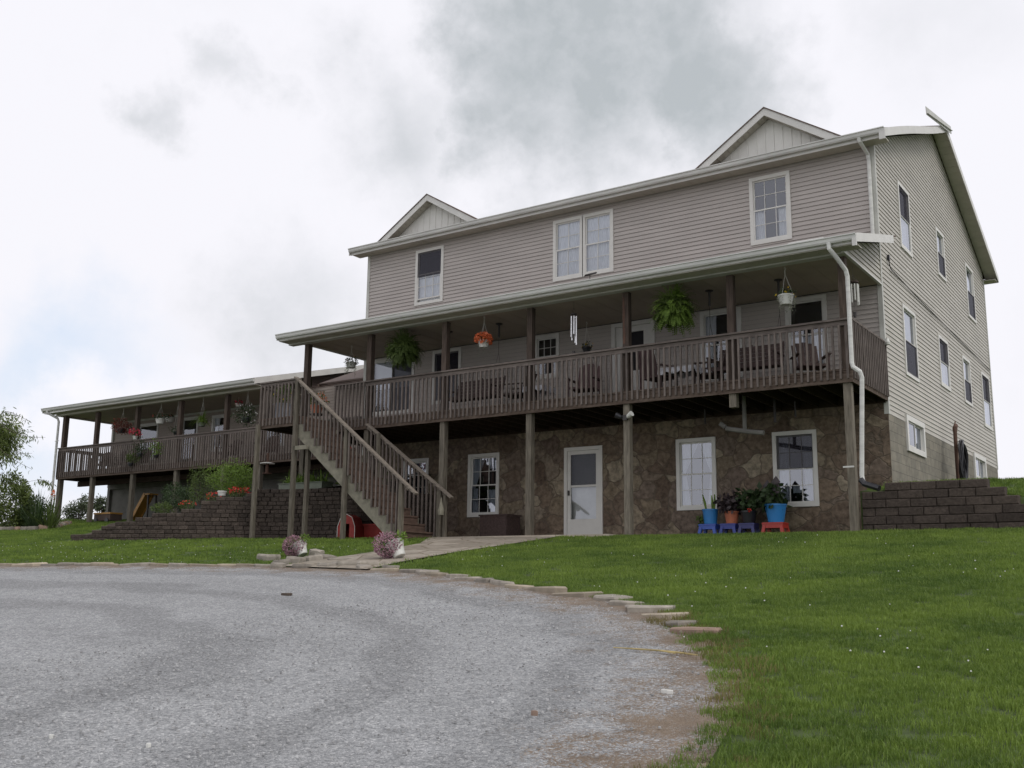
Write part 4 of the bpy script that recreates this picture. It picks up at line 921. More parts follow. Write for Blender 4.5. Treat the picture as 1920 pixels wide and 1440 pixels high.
for k in range(1, NS):
    z = 2.90 - rise * k; x = 1.22 + run * (k - 1)
    tread.box(x - .02, x + run + .02, SYN + .05, SYF, z - .038, z)
    tread.box(x - .0195, x + .0005, SYN + .051, SYF - .001, z + .001, z + rise - .04)
tread.box(4.66, 4.68, SYN + .05, SYF, ZB - .05, ZB + rise - .04)
build('steps', tread, 'wood_stair', stair)
for y in (SYN + .005, SYF + .002):
    st = MB(); poly = []
    for k in range(1, NS):
        z = 2.90 - rise * k - .039; x = 1.22 + run * (k - 1); poly += [(x + .0, z), (x + run, z)]
    sl_ = -rise / run; lo_ = [(4.70, ZB - .08), (4.52, ZB - .08), (1.22, ZB - .08 - sl_ * 3.30)]
    pts = [(1.22, 2.70)] + poly[0:] ; pts = poly + lo_
    for k in range(1, NS):   # simple sawtooth built from quads: sloping board + teeth
        xa = 1.22 + run * (k - 1); zt = 2.90 - rise * k - .039
        lowa = max(ZB - .08, 2.40 - (rise / run) * (xa - 1.22)); lowb = max(ZB - .08, 2.40 - (rise / run) * (xa + run - 1.22))
        lowa = min(lowa, zt - .05); lowb = min(lowb, zt - .02)
        st.hexa([(xa, y, lowa), (xa + run, y, lowb), (xa + run, y + .04, lowb), (xa, y + .04, lowa), (xa, y, zt), (xa + run, y, zt), (xa + run, y + .04, zt), (xa, y + .04, zt)])
    build('stringer', st, 'wood_pale', stair)
def spost(x, y, z0, z1, w_=.095, name='post', mat='wood_post'):
    q = MB(); q.box(-w_ / 2, w_ / 2, -w_ / 2, w_ / 2, 0, z1 - z0); build(name, q, mat, stair, world=False, loc=(x - 2.2, y + 3.1, z0 + .18))
spost(-.11, SYN - .05, -.3, 2.76); spost(1.24, SYN - .05, -.3, 3.80, .10); spost(2.97, SYN - .05, -.3, 2.40); spost(4.72, SYN - .05, -.3, 1.05); spost(4.86, SYF + .03, -.3, .98, .11)
spost(-.11, -2.55, 2.66, 3.82); spost(1.50, SYN + .16, -.3, 2.35); spost(2.97, SYF - .07, 1.0, 2.46, .08); spost(5.02, SYF + .03, -.3, .92, .07)
q = MB(); q.box(1.26, 1.70, SYN - .10, SYN - .06, 2.02, 2.12); build('brace', q, 'wood_pale', stair)
BALME = None
railing(stair, (x0, SYN), (x1, SYN), (0, -1), ztop=3.85, zb=2.72)
railing(stair, (x0, -2.55), (x0, SYN + .02), (-1, 0), ztop=3.85, zb=2.72)
def sloped_rail(y, xa, za, xb, zb_, xs, xe, wdt=.13, zlo=.12):
    r = MB(); r.bar((xa, y, za), (xb, y, zb_), wdt, .04); slp = (zb_ - za) / (xb - xa)
    r.bar((xa, y + .03, za - .07), (xb - .25, y + .03, zb_ - .07 - slp * .25), .036, .09)
    o = build('handrail', r, 'wood_cap', stair)
    n = int((xe - xs) / .125)
    for k in range(n):
        x = xs + (k + .5) * (xe - xs) / n; zt = za + slp * (x - xa) - .05
        zs_ = max(2.90 - rise * (math.floor((x - 1.22) / run) + 1) - .05, ZB + .08)
        q = MB(); q.box(-.018, .018, -.018, .018, 0, zt - zs_); build('baluster', q, 'wood_rail', o, world=False, loc=(x - 2.2, y - .012 + 3.1, zs_ + .18))
sloped_rail(SYN - .05, 1.16, 3.86, 5.16, .80, 1.36, 4.66); sloped_rail(SYF + .02, 2.50, 2.735, 5.22, .80, 2.6, 4.80, .13)

# ------------------------------------------------------------------ retaining walls of split-face block
def block_wall(name, pts, topf, basef, rh, bl, label, thick=.26, cat='retaining wall', closed_cap=True, seed=3):
    """courses of blocks along a polyline, stepping down with topf(x, y)"""
    rr = random.Random(seed); mb = MB(); tone = []
    P_ = [Vector((*p, 0)) for p in pts]; seg = [(P_[i + 1] - P_[i]).length for i in range(len(P_) - 1)]; tot = sum(seg)
    def at(s):
        for i, l in enumerate(seg):
            if s <= l or i == len(seg) - 1: return P_[i] + (P_[i + 1] - P_[i]) * (s / l), (P_[i + 1] - P_[i]).normalized()
            s -= l
    zmin = min(basef(*at(tot * k / 20)[0].xy) for k in range(21)) - rh
    row = 0; z = zmin
    while z < 3:
        s = -(row % 2) * bl / 2; any_ = False
        while s < tot:
            l = bl * rr.uniform(.9, 1.1); a, da = at(max(s, 0)); b, db = at(min(s + l, tot)); c, dc = at(min(max(s + l / 2, 0), tot))
            if (b - a).length > .05 and z + rh <= topf(c.x, c.y) + rh * .45 and z + rh > basef(c.x, c.y) - .05:
                d = (b - a).normalized(); n_ = Vector((-d.y, d.x, 0)); ou = rr.uniform(-.010, .012) - row * .008; g_ = .002; cv = .013
                A = a + d * g_; B_ = b - d * g_; zz0, zz1 = z + .001, z + rh - .001
                # split face bulges outward between chamfered edges
                f0 = [A - n_ * (ou), B_ - n_ * (ou)]; f1 = [A + d * cv - n_ * (ou + .022), B_ - d * cv - n_ * (ou + .022)]
                bk = [A + n_ * thick, B_ + n_ * thick]
                V = lambda p, z_: (p.x, p.y, z_)
                fj = [rr.uniform(-.007, .007) for _ in range(4)]
                q = [V(f1[0] - n_ * fj[0], zz0 + cv), V(f1[1] - n_ * fj[1], zz0 + cv), V(f1[1] - n_ * fj[2], zz1 - cv), V(f1[0] - n_ * fj[3], zz1 - cv)]
                e = [V(f0[0], zz0), V(f0[1], zz0), V(f0[1], zz1), V(f0[0], zz1)]
                k0 = len(mb.f); mb.face(q)
                for k in range(4): mb.face([e[k], e[(k + 1) % 4], q[(k + 1) % 4], q[k]])
                mb.face([e[3], e[2], V(bk[1], zz1), V(bk[0], zz1)]); mb.face([e[0], e[3], V(bk[0], zz1), V(bk[0], zz0)]); mb.face([e[2], e[1], V(bk[1], zz0), V(bk[1], zz1)]); mb.face([V(bk[0], zz0), V(bk[0], zz1), V(bk[1], zz1), V(bk[1], zz0)])
                tone += [min(1, max(0, rr.gauss(.45, .2)))] * (len(mb.f) - k0); any_ = True
            s += l
        row += 1; z += rh
        if row > 40: break
    mb.attr = tone; o = build(name, mb, 'retain_block', None); tag(o, label, cat); return o
# right wall, holding up the side yard
RT = lambda x, y: float(np.interp(x, [14.5, 14.95, 15.0, 16.45, 16.5, 16.85, 16.9, 17.15, 17.2, 17.55, 17.6, 18.0, 18.05, 18.5], [.64, .64, .74, .74, .62, .62, .50, .50, .37, .37, .22, .22, .07, -.05]))
RB = lambda x, y: float(H(x, -2.6))
block_wall('retaining_wall', [(14.52, -2.30), (18.6, -2.30)], RT, RB, .152, .44, 'long brown split-face block retaining wall at the right corner, stepping down to the right', seed=5)
# left terrace wall: curved, stepping down to the left
LWP = [(-5.35, -5.55), (-4.4, -5.42), (-3.4, -5.2), (-2.4, -4.9), (-1.5, -4.45), (-.7, -3.9), (0, -3.42), (.8, -3.12), (1.6, -2.98), (2.4, -2.90), (2.75, -2.6), (2.8, -1.6), (2.8, -.1)]
uu = [100, 134, 135, 178, 179, 190, 191, 215, 216, 254, 255, 289, 290, 337, 338, 369, 370, 404, 405, 463, 464, 900]
vv = [1020, 1020, 998, 998, 990, 990, 982, 982, 974, 974, 967, 967, 960, 960, 951, 951, 938, 938, 928, 928, 919, 919]
def LT(x, y):
    if x > .2: return 1.17
    u0 = proj(x, y, .5)[0]; v0 = np.interp(u0, uu, vv); d = ray(u0, v0); t = (y - CAM[1]) / d[1]; return float(CAM[2] + d[2] * t)
LB = lambda x, y: float(H(x, y - .3))
block_wall('terrace_wall', LWP, LT, LB, .105, .23, 'curved dark brown block terrace wall at the left, stepping down to the left below the flower beds', seed=9)
# planting terrace behind it
def terr(X, Y):
    X = np.asarray(X, float); Y = np.asarray(Y, float)
    z = np.interp(X, [-5.4, -4.4, -3.4, -2.4, -1.5, -.7, 0, 3], [-.1, .02, .28, .40, .55, .74, .95, 1.08]) + .16 * np.maximum(0, Y + 4.2)
    z = np.minimum(z, np.interp(X, [-16, -12.8, -10.4, -8, -5, 0], [.80, .95, 1.35, 1.7, 1.9, 1.9]))
    return z
def wall_y(x): return float(np.interp(x, [p[0] for p in LWP[:10]], [p[1] for p in LWP[:10]]))
tx = np.arange(-13.0, 2.8, .2)
mb = MB(); rows = 26; VV = []
for x in tx:
    ya = wall_y(x) + .15 if x > -5.35 else -5.4 + (-5.35 - x) * .85
    ya = min(ya, 3.6)
    for j in range(rows + 1):
        y = ya + (4.05 - ya) * (j / rows); hz = float(H(x, y)) + .01; t_ = float(terr(x, y))
        zz = max(hz if x < -5 else -1, t_ - .06) + .05 * math.sin(x * 3.1 + y * 2.3) * min(1, j)
        if j == 0 and x < -5.2: zz = hz - .03
        VV.append((x, y, zz))
mb.v = VV
for i in range(len(tx) - 1):
    for j in range(rows): a = i * (rows + 1) + j; mb.f.append((a, a + rows + 1, a + rows + 2, a + 1)); mb.m.append(0)
o = build('garden_soil', mb, 'soil', None, smooth=True); o['kind'] = 'structure'
def soil(x, y): return float(max(H(x, y) if x < -5 else -1, terr(x, y) - .06))

# footpath from the drive to the door and the paved strip under the porch
def strip(name, left, right, mat, zo, n=40):
    mb = MB(); Lp = np.array(left); Rp = np.array(right)
    def rs(P, n):
        d = np.r_[0, np.cumsum(np.linalg.norm(np.diff(P, axis=0), axis=1))]; t = np.linspace(0, d[-1], n); return np.column_stack([np.interp(t, d, P[:, 0]), np.interp(t, d, P[:, 1])])
    A = rs(Lp, n); B = rs(Rp, n); k = 8
    for i in range(n):
        for j in range(k + 1):
            p = A[i] + (B[i] - A[i]) * j / k; mb.v.append((p[0], p[1], float(H(p[0], p[1])) + zo))
    for i in range(n - 1):
        for j in range(k): a = i * (k + 1) + j; mb.f.append((a, a + 1, a + k + 2, a + k + 1)); mb.m.append(0)
    o = build(name, mb, mat, None, smooth=True); o['kind'] = 'structure'; return o
PL = [(6.9, -9.35), (6.7, -8.3), (6.55, -6.7), (6.0, -4.6), (5.2, -3.4), (4.8, -2.7)]; PR = [(8.9, -9.4), (8.6, -8.3), (8.35, -6.6), (8.3, -4.6), (8.25, -3.4), (8.2, -2.5)]
strip('footpath', PL, PR, 'flag_path', .035)
o = build('porch_paving', (lambda m_: (m_.box(2.9, 9.4, -2.6, -.025, -.3, -.10), m_)[1])(MB()), 'concrete', None); o['kind'] = 'structure'

# ------------------------------------------------------------------ plants
def foliage(name, V, mat, parent):
    m = MB(); m.leaves(V); return build(name, m, mat, parent, world=False)
def bush(label, cat, loc, rad, n, leaf, mat='leaf', name='shrub', seed=1, aspect=.4, stem=True, flowers=None, outw=.7, group=None, droop=.0):
    r = np.random.default_rng(seed); t = thing(name, label, cat, loc, group)
    P, d = ballpts((0, 0, rad[2] * .95), rad, n, .35, r, .3, seed); P[:, 2] = np.maximum(P[:, 2], .01)
    foliage('foliage', leafquads(P, leaf, leaf * aspect, d, outw, droop, r=r), mat, t)
    s = MB()
    for k in range(6):
        a = r.random() * 6.28; s.tube([(0, 0, -.05), (math.cos(a) * rad[0] * .3, math.sin(a) * rad[1] * .3, rad[2] * .7), (math.cos(a) * rad[0] * .6, math.sin(a) * rad[1] * .6, rad[2] * 1.3)], [.012, .008, .004], 5)
    build('stem', s, 'bark', t, world=False)
    if flowers:
        fm, fn, fs, up = flowers; P, d = ballpts((0, 0, rad[2] * .95), [q * 1.08 for q in rad], fn, .85, r, .3, seed)
        k = P[:, 2] > rad[2] * up; foliage('flowers', leafquads(P[k], fs, fs * .9, d[k], .5, r=r), fm, t)
    return t
def strap_leaves(n, L_, W_, r, spread=1., droop=.6, base=.05, seg=5):
    """long arching blades from one crown"""
    out = []
    for k in range(n):
        a = r.random() * 6.283; el = r.uniform(.35, 1.45); l = L_ * r.uniform(.6, 1.1); dx = math.cos(a) * math.cos(el) * spread; dy = math.sin(a) * math.cos(el) * spread; dz = math.sin(el)
        p = np.array([math.cos(a) * base * r.random(), math.sin(a) * base * r.random(), 0.]); d = np.array([dx, dy, dz]); d /= np.linalg.norm(d); s = np.cross(d, [0, 0, 1.]); s /= np.linalg.norm(s) + 1e-6
        for i in range(seg):
            q = p + d * l / seg; w0 = W_ * (1 - (i / seg) ** 2) * .5; w1 = W_ * (1 - ((i + 1) / seg) ** 2) * .5
            out.append([p - s * w0, p + s * w0, q + s * w1, q - s * w1]); p = q; d = d + np.array([0, 0, -droop / seg * (1 + i * .5)]); d /= np.linalg.norm(d)
    return np.array(out)

def pot_mb(r0, r1, h, rim=.012, z=0.):
    m = MB(); m.lathe((0, 0, z), [(r0 * .9, 0), (r0, .005), (r1, h - .03), (r1 + rim, h - .03), (r1 + rim, h), (r1 - .005, h), (r1 - .012, h - .03)], 24); return m

# hanging baskets: hook, wires, pot, soil-top foliage, flowers
def basket(label, loc, ztop, pot=('white_pot', .10, .135, .15), fol=('leaf', 260, .07, (.17, .17, .10)), fl=None, trail=0, seed=1, group='hanging baskets', cat='hanging basket'):
    """loc is the pot bottom centre"""
    r = np.random.default_rng(seed); t = thing('hanging_basket', label, cat, loc, group); pm, r0, r1, h = pot; H_ = ztop - loc[2]
    hk = MB(); top = H_ - .16
    hk.tube([(0, 0, top), (0, 0, top + .08), (.02, 0, top + .12), (0, 0, top + .155), (-.02, 0, top + .13)], .006, 5)
    for k in range(3): a = k * 2.094 + .4; hk.tube([(math.cos(a) * r1, math.sin(a) * r1, h), (0, 0, top)], .0035, 4)
    build('hanger', hk, 'white_pot', t, world=False)
    if pm: build('pot', pot_mb(r0, r1, h), pm, t, world=False, smooth=False)
    fm, n, ls, rad = fol; P, d = ballpts((0, 0, h + rad[2] * .35), rad, n, .2, r, .3, seed); foliage('foliage', leafquads(P, ls, ls * .42, d, .7, .3, r=r), fm, t)
    if trail:
        V = []
        for k in range(trail):
            a = r.random() * 6.28; rr_ = r1 * r.uniform(.9, 1.2); L_ = r.uniform(.15, .42); m_ = int(L_ / .02)
            P = np.array([[math.cos(a) * rr_ + .02 * math.sin(j), math.sin(a) * rr_, h - j * .02] for j in range(m_)]); V.append(leafquads(P, .035, .014, None, 0, .8, r=r))
        foliage('trailing_moss', np.concatenate(V), 'moss_grey', t)
    if fl:
        fm, fn, fs = fl; P, d = ballpts((0, 0, h + rad[2] * .35), [q * 1.08 for q in rad], fn, .8, r, .3, seed); k = P[:, 2] > h - rad[2] * .5; foliage('flowers', leafquads(P[k], fs, fs * .95, d[k], .4, r=r), fm, t)
    return t
def fern(label, loc, ztop, R_f, seed, mat='leaf_bright'):
    r = np.random.default_rng(seed); t = thing('hanging_fern', label, 'fern', loc, 'ferns hanging on the porch')
    hk = MB(); H_ = ztop - loc[2]; hk.tube([(0, 0, H_ - .01), (0, 0, H_ - .12)], .005, 5)
    for k in range(3): a = k * 2.094; hk.tube([(math.cos(a) * .12, math.sin(a) * .12, .14), (0, 0, H_ - .12)], .003, 4)
    build('hanger', hk, 'metal_dark', t, world=False); build('pot', pot_mb(.09, .13, .15), 'metal_dark', t, world=False)
    V = []
    for k in range(260):
        a = r.random() * 6.283; el = r.uniform(-.5, 1.45); l = R_f * r.uniform(.75, 1.12); p = np.array([0, 0, .15]); d = np.array([math.cos(a) * math.cos(el), math.sin(a) * math.cos(el), math.sin(el)])
        nseg = 15; s = np.cross(d, [0, 0, 1.]); s /= np.linalg.norm(s) + 1e-6
        for i in range(nseg):
            q = p + d * l / nseg * 1.25; wl = .055 * math.sin(math.pi * (i + 1.2) / (nseg + 2)) + .012
            up_ = np.cross(s, d)
            for sg in (-1, 1):
                tip = p + s * sg * wl + d * .012 - up_ * .008; V.append([p, p + d * .020 + s * sg * wl * .5, tip, p - d * .014 + s * sg * wl * .5])
            p = q; d = d + np.array([0, 0, -.085 - .007 * i]); d /= np.linalg.norm(d); s = np.cross(d, [0, 0, 1.]) if abs(d[2]) < .97 else s; s /= np.linalg.norm(s) + 1e-6
    foliage('fronds', np.array(V), mat, t); P, d = ballpts((0, 0, .16), (R_f * .80, R_f * .80, R_f * .66), 2600, .2, r, .12, seed); foliage('inner_foliage', leafquads(P, .085, .026, d, .7, .4, r=r), mat if mat == 'leaf' else 'leaf', t); return t
def at3(p, dz=0): return (float(p[0]), float(p[1]), float(p[2]) + dz)
YB = -2.25
p = onY(658, 690, -1.6); basket('white basket with long grey trailing moss hanging left of the dark fern', at3(p), 5.12, fol=('leaf_dark', 160, .07, (.2, .2, .10)), fl=('fl_orange', 14, .03), trail=26, seed=3)
p = onY(757, 670, YB); fern('dark green bushy fern hanging between the second and third porch posts', (p[0], YB, 4.42), 5.12, .48, 4, 'leaf')
p = onY(907, 652, YB); basket('white basket full of bright orange flowers hanging over the porch rail', at3(p), 5.12, pot=('white_pot', .10, .135, .17), fol=('leaf', 120, .06, (.20, .20, .13)), fl=('fl_orange', 620, .06), trail=8, seed=5)
p = onY(1263, 592, YB); fern('bright green fern hanging beside the green-grey right post', (p[0], YB, 4.42), 5.12, .50, 6, 'leaf_bright')
p = onY(1474, 572, YB); basket('white basket with a yellow flower hanging near the right end of the porch', at3(p), 5.12, pot=('white_pot', .11, .15, .20), fol=('leaf_dark', 110, .07, (.15, .15, .10)), fl=('fl_yellow', 10, .06), trail=18, seed=7)
p = onY(1100, 660, -.5); basket('small orange-flowered basket hanging far back by the porch wall', at3(p), 5.12, pot=('black_plastic', .08, .11, .12), fol=('leaf_dark', 90, .06, (.14, .14, .09)), fl=('fl_yellow', 30, .03), seed=8)
# wing baskets
WY = 1.9
for (u, v, lab, kw) in (
    (228, 812, 'large dark red trailing basket hanging near the left end of the wing porch', dict(pot=('black_plastic', .12, .16, .16), fol=('leaf_red', 620, .08, (.46, .42, .28)), fl=('fl_red', 60, .03), seed=11)),
    (300, 795, 'small white basket with dark red leaves hanging in the wing porch', dict(pot=('white_pot', .13, .17, .19), fol=('leaf_dark', 140, .08, (.26, .26, .16)), fl=('fl_red', 12, .04), seed=12)),
    (378, 800, 'pale green spider plant hanging in the middle of the wing porch', dict(pot=('green_box', .10, .13, .13), fol=('leaf_bright', 40, .08, (.15, .15, .1)), seed=13)),
    (462, 792, 'big basket of white and pink flowers hanging beside the stair landing', dict(pot=('black_plastic', .12, .16, .15), fol=('leaf_dark', 560, .08, (.36, .34, .33)), fl=('fl_white', 46, .06), seed=14))):
    p = onY(u, v, WY); b = basket(lab, at3(p), 5.19, group='baskets hanging in the wing porch', **kw)
    if 'spider' in lab:
        foliage('blades', strap_leaves(110, .62, .03, np.random.default_rng(5), droop=1.5) + np.array([0, 0, .12]), 'leaf_bright', b)
p = onY(447, 760, 2.6); basket('small basket of pink-red flowers hanging behind the white-flowered one', at3(p, -.05), 5.19, pot=('white_pot', .08, .11, .11), fol=('leaf_dark', 80, .06, (.16, .16, .1)), fl=('fl_pinkred', 60, .05), seed=15, group='baskets hanging in the wing porch')
p = onY(318, 792, 3.4); basket('grey-white basket hanging deeper in the wing porch behind the small white one', at3(p), 5.19, pot=('trim_aged' if False else 'white_vinyl', .13, .17, .19), fol=('leaf_dark', 80, .07, (.2, .2, .1)), seed=16, group='baskets hanging in the wing porch')
p = onY(330, 815, 1.9); basket('low dark leafy basket hanging just above the wing rail', at3(p), 5.19, pot=('black_plastic', .08, .11, .11), fol=('leaf_dark', 160, .07, (.2, .2, .14)), seed=17, group='baskets hanging in the wing porch')
# planters fixed to / standing on rails
def flowerpot(label, loc, pot, rad, n, leaf, mat, fl=None, seed=1, name='flower_pot', cat='plant pot', group=None, blades=None, outw=.7):
    r = np.random.default_rng(seed); t = thing(name, label, cat, loc, group); pm, r0, r1, h = pot; build('pot', pot_mb(r0, r1, h), pm, t, world=False)
    P, d = ballpts((0, 0, h + rad[2] * .7), rad, n, .2, r, .35, seed); foliage('foliage', leafquads(P, leaf, leaf * .5, d, outw, r=r), mat, t)
    if blades is not None: foliage('blades', blades + np.array([0, 0, h]), mat, t)
    if fl: fm, fn, fs = fl; P, d = ballpts((0, 0, h + rad[2] * .7), [q * 1.06 for q in rad], fn, .82, r, .35, seed); k = P[:, 2] > h; foliage('flowers', leafquads(P[k], fs, fs, d[k], .4, r=r), fm, t)
    return t
p = onY(252, 826, 1.66); flowerpot('white cup of pink-red geraniums standing on the wing rail', (p[0], 1.69, 3.88), ('white_pot', .07, .09, .13), (.22, .16, .16), 90, .07, 'leaf', ('fl_pinkred', 120, .06), 21)
for u, v, rx, lab, sd_, m_ in ((245, 868, .42, 'leafy planter tied to the outside of the wing rail, left one', 23, 'leaf'), (262, 850, .30, 'dark leafy planter tied to the outside of the wing rail, middle one', 24, 'leaf_dark'), (293, 852, .30, 'light green leafy planter tied to the outside of the wing rail, right one', 25, 'leaf_bright')):
    p = onY(u, v, 1.5); flowerpot(lab, (p[0], 1.5, p[2] - .12), ('black_plastic', .07, .09, .12), (rx, .16, .28), 230, .07, m_, ('fl_white', 5, .03), sd_, name='rail_planter', cat='planter', group='planters on the wing rail')
flowerpot('grey tub with tall leafy plant standing on the stair landing', (.25, -3.30, 2.905), ('grey_pot', .19, .23, .42), (.24, .2, .34), 260, .09, 'leaf', ('fl_yellow', 20, .035), 31, name='landing_tub')
p = onY(595, 737, -1.3); flowerpot('pot of orange and yellow flowers behind the stair head', (p[0], -1.3, 3.42), ('terracotta', .13, .17, .22), (.26, .24, .22), 220, .07, 'leaf', ('fl_orange', 90, .045), 32)
q = MB(); q.lathe((0, 0, 0), [(.17, 0), (.17, .03), (.03, .05), (.03, .47), (.18, .48), (.18, .515)], 14); o = build('plant_stand', q, 'chair_wood', None, world=False, loc=(float(p[0]), -1.3, 2.902)); tag(o, 'dark round pedestal holding the pot of orange flowers', 'plant stand')

# wind chimes
def chime(label, loc, ztop, n, L_, r_, rad, mats, seed):
    t = thing('wind_chime', label, 'wind chime', loc, 'wind chimes'); H_ = ztop - loc[2]; q = MB(); q.lathe((0, 0, 0), [(rad * 1.15, 0), (rad * 1.15, .02)], 16); build('top_disc', q, mats[1], t, world=False)
    q = MB(); q.tube([(0, 0, .02), (0, 0, H_)], .003, 4)
    for k in range(3): a = k * 2.09; q.tube([(math.cos(a) * rad, math.sin(a) * rad, .02), (0, 0, .16)], .002, 4)
    q.tube([(0, 0, 0), (0, 0, -L_ - .2)], .002, 4); q.lathe((0, 0, -L_ - .28), [(.03, 0), (.035, .1)], 8); build('cord', q, 'metal_dark', t, world=False); rr = random.Random(seed)
    for k in range(n):
        a = k * 6.283 / n + .3; l = L_ * (1 - .45 * (k / n)) if n < 8 else L_ * rr.uniform(.7, 1); q = MB(); q.tube([(math.cos(a) * rad, math.sin(a) * rad, -.04), (math.cos(a) * rad, math.sin(a) * rad, -.04 - l)], r_, 8); build('tube', q, mats[0], t, world=False)
p = onY(1076, 590, YB); chime('long silver wind chime with a dark disc hanging near the porch middle', (p[0], YB, p[2] + .0), 5.12, 5, .66, .017, .06, ('chime_metal', 'metal_dark'), 1)
p = onX(1602, 530, 14.4); chime('cluster of short pale wind chime tubes hanging inside the right end of the porch', (14.38, float(p[1]), float(p[2])), 5.12, 9, .42, .015, .085, ('white_pot', 'wicker'), 2)

# porch swings on springs
def swing(label, xc, y, col_):
    t = thing('porch_swing', label, 'porch swing', (xc, y, 2.90), 'porch swings'); s = MB(); W2 = .72; z0 = .42
    for k in range(6): s.box(-W2, W2, -.28 + k * .09, -.21 + k * .09, z0, z0 + .022)
    s.box(-W2, W2, -.30, -.282, z0 - .05, z0 + .03); build('seat', s, col_, t, world=False)
    s = MB()
    for k in range(6): s.bar((-W2, .26 + k * .022, z0 + .08 + k * .085), (W2, .26 + k * .022, z0 + .08 + k * .085), .02, .072)
    for x in (-W2 + .03, 0, W2 - .03): s.bar((x, .25, z0), (x, .40, z0 + .58), .03, .03)
    build('backrest', s, col_, t, world=False)
    for sx in (-1, 1):
        a = MB(); a.box(sx * W2 - .03, sx * W2 + .03, -.30, .28, z0 + .24, z0 + .265); a.box(sx * W2 - .02, sx * W2 + .02, -.28, -.24, z0, z0 + .24); build('armrest', a, col_, t, world=False)
        c = MB(); x = sx * .77; c.tube([(x, 0, 2.22), (x, 0, 1.5)], .006, 5); c.tube([(x, 0, 1.5), (sx * W2, -.24, z0 + .26)], .005, 4); c.tube([(x, 0, 1.5), (sx * W2, .26, z0 + .26)], .005, 4)
        c.lathe((x, 0, 2.16), [(.03, 0), (.035, .03), (.09, .05), (.09, .06)], 10); c.tube([(x, 0, 2.16), (x, 0, 1.88)], [.028, .028], 8); build('chain', c, 'metal_dark', t, world=False)
swing('dark brown porch swing hanging left of the middle of the porch', 4.96, -1.46, 'chair_wood'); swing('dark brown porch swing hanging near the right end of the porch', 12.04, -1.46, 'chair_wood')
# glider chairs, side tables
def chair(label, x, y, rz, col_='wicker', dk=2.90, name='porch_chair', group='chairs on the porch', h=1.0):
    t = thing(name, label, 'chair', (x, y, dk), group, rz); s = MB(); s.box(-.27, .27, -.26, .26, .36, .41); build('seat', s, col_, t, world=False)
    b = MB()
    for k in range(6): x0 = -.27 + k * .09; hh = h - .012 * (k - 2.5) ** 2; b.hexa([(x0, .24, .40), (x0 + .08, .24, .40), (x0 + .08, .26, .40), (x0, .26, .40), (x0, .42, hh), (x0 + .08, .42, hh), (x0 + .08, .44, hh), (x0, .44, hh)])
    build('backrest', b, col_, t, world=False)
    for sx in (-1, 1):
        a = MB(); a.box(sx * .31 - .04, sx * .31 + .04, -.30, .30, .60, .625); build('armrest', a, col_, t, world=False)
        for yy in (-.26, .26): l = MB(); l.bar((sx * .29, yy, 0), (sx * .29, yy, .60), .035, .035, side=(1, 0, 0)); build('leg', l, col_, t, world=False)
    return t
chair('brown slatted porch chair turned towards the stairs, beside the first swing', 6.25, -1.45, R_(-80)); chair('brown high-backed chair right of the fourth porch post', 8.05, -1.3, R_(10), 'cushion', h=1.08)
chair('tall dark red-brown chair behind the rail by the porch door', 10.1, -1.6, R_(160), 'cushion', h=1.08); chair('dark chair facing the cloth-covered table', 11.15, -1.3, R_(-75)); chair('dark chair at the right end of the porch by the corner', 13.3, -1.1, R_(35), 'wicker')
def table(label, x, y, w_, h, cloth, loc_z=2.90):
    t = thing('side_table', label, 'table', (x, y, loc_z)); q = MB(); q.box(-w_, w_, -.28, .28, h - .03, h); build('tabletop', q, 'chair_wood', t, world=False)
    for sx in (-1, 1):
        for sy in (-1, 1): q = MB(); q.box(sx * (w_ - .05) - .02, sx * (w_ - .05) + .02, sy * .23 - .02, sy * .23 + .02, 0, h - .03); build('leg', q, 'chair_wood', t, world=False)
    q = MB(); n = 18; ring = []
    per = [(-w_, -.28), (w_, -.28), (w_, .28), (-w_, .28)]; P_ = []
    for k in range(4):
        a, b = per[k], per[(k + 1) % 4]
        for j in range(8): f = j / 8; P_.append((a[0] + (b[0] - a[0]) * f, a[1] + (b[1] - a[1]) * f))
    q.face([(x_ * 1.01, y_ * 1.02, h + .004) for x_, y_ in P_])
    for k in range(len(P_)):
        a, b = P_[k], P_[(k + 1) % len(P_)]; da, db = .12 + .04 * math.sin(k * 2.2), .12 + .04 * math.sin((k + 1) * 2.2)
        q.face([(a[0] * 1.01, a[1] * 1.02, h + .004), (b[0] * 1.01, b[1] * 1.02, h + .004), (b[0] * 1.03, b[1] * 1.06, h - db), (a[0] * 1.03, a[1] * 1.06, h - da)])
    o = build('tablecloth', q, 'cloth_white', None, world=False, loc=(x, y, loc_z)); tag(o, 'pale cloth draped over the ' + cloth, 'tablecloth')
table('low table under a pale cloth between the brown chair and the dark chair', 10.72, -1.75, .42, .5, 'low table in the right half of the porch'); table('small table under a white cloth next to the first swing', 6.95, -1.5, .28, .5, 'small table beside the left porch swing')
# wing porch furniture seen against the sky
for x, rz, lab in ((-16.6, 20, 'dark chair at the far left end of the wing porch'), (-15.9, -15, 'second dark chair from the left end of the wing porch'), (-14.3, 10, 'dark chair right of the second wing post'), (-9.2, 0, 'dark chair near the wing door'), (-7.2, 12, 'dark chair in the wing porch beside the stair landing')):
    chair(lab, x, 3.0, R_(rz), 'wicker', group='chairs on the wing porch', h=.95)

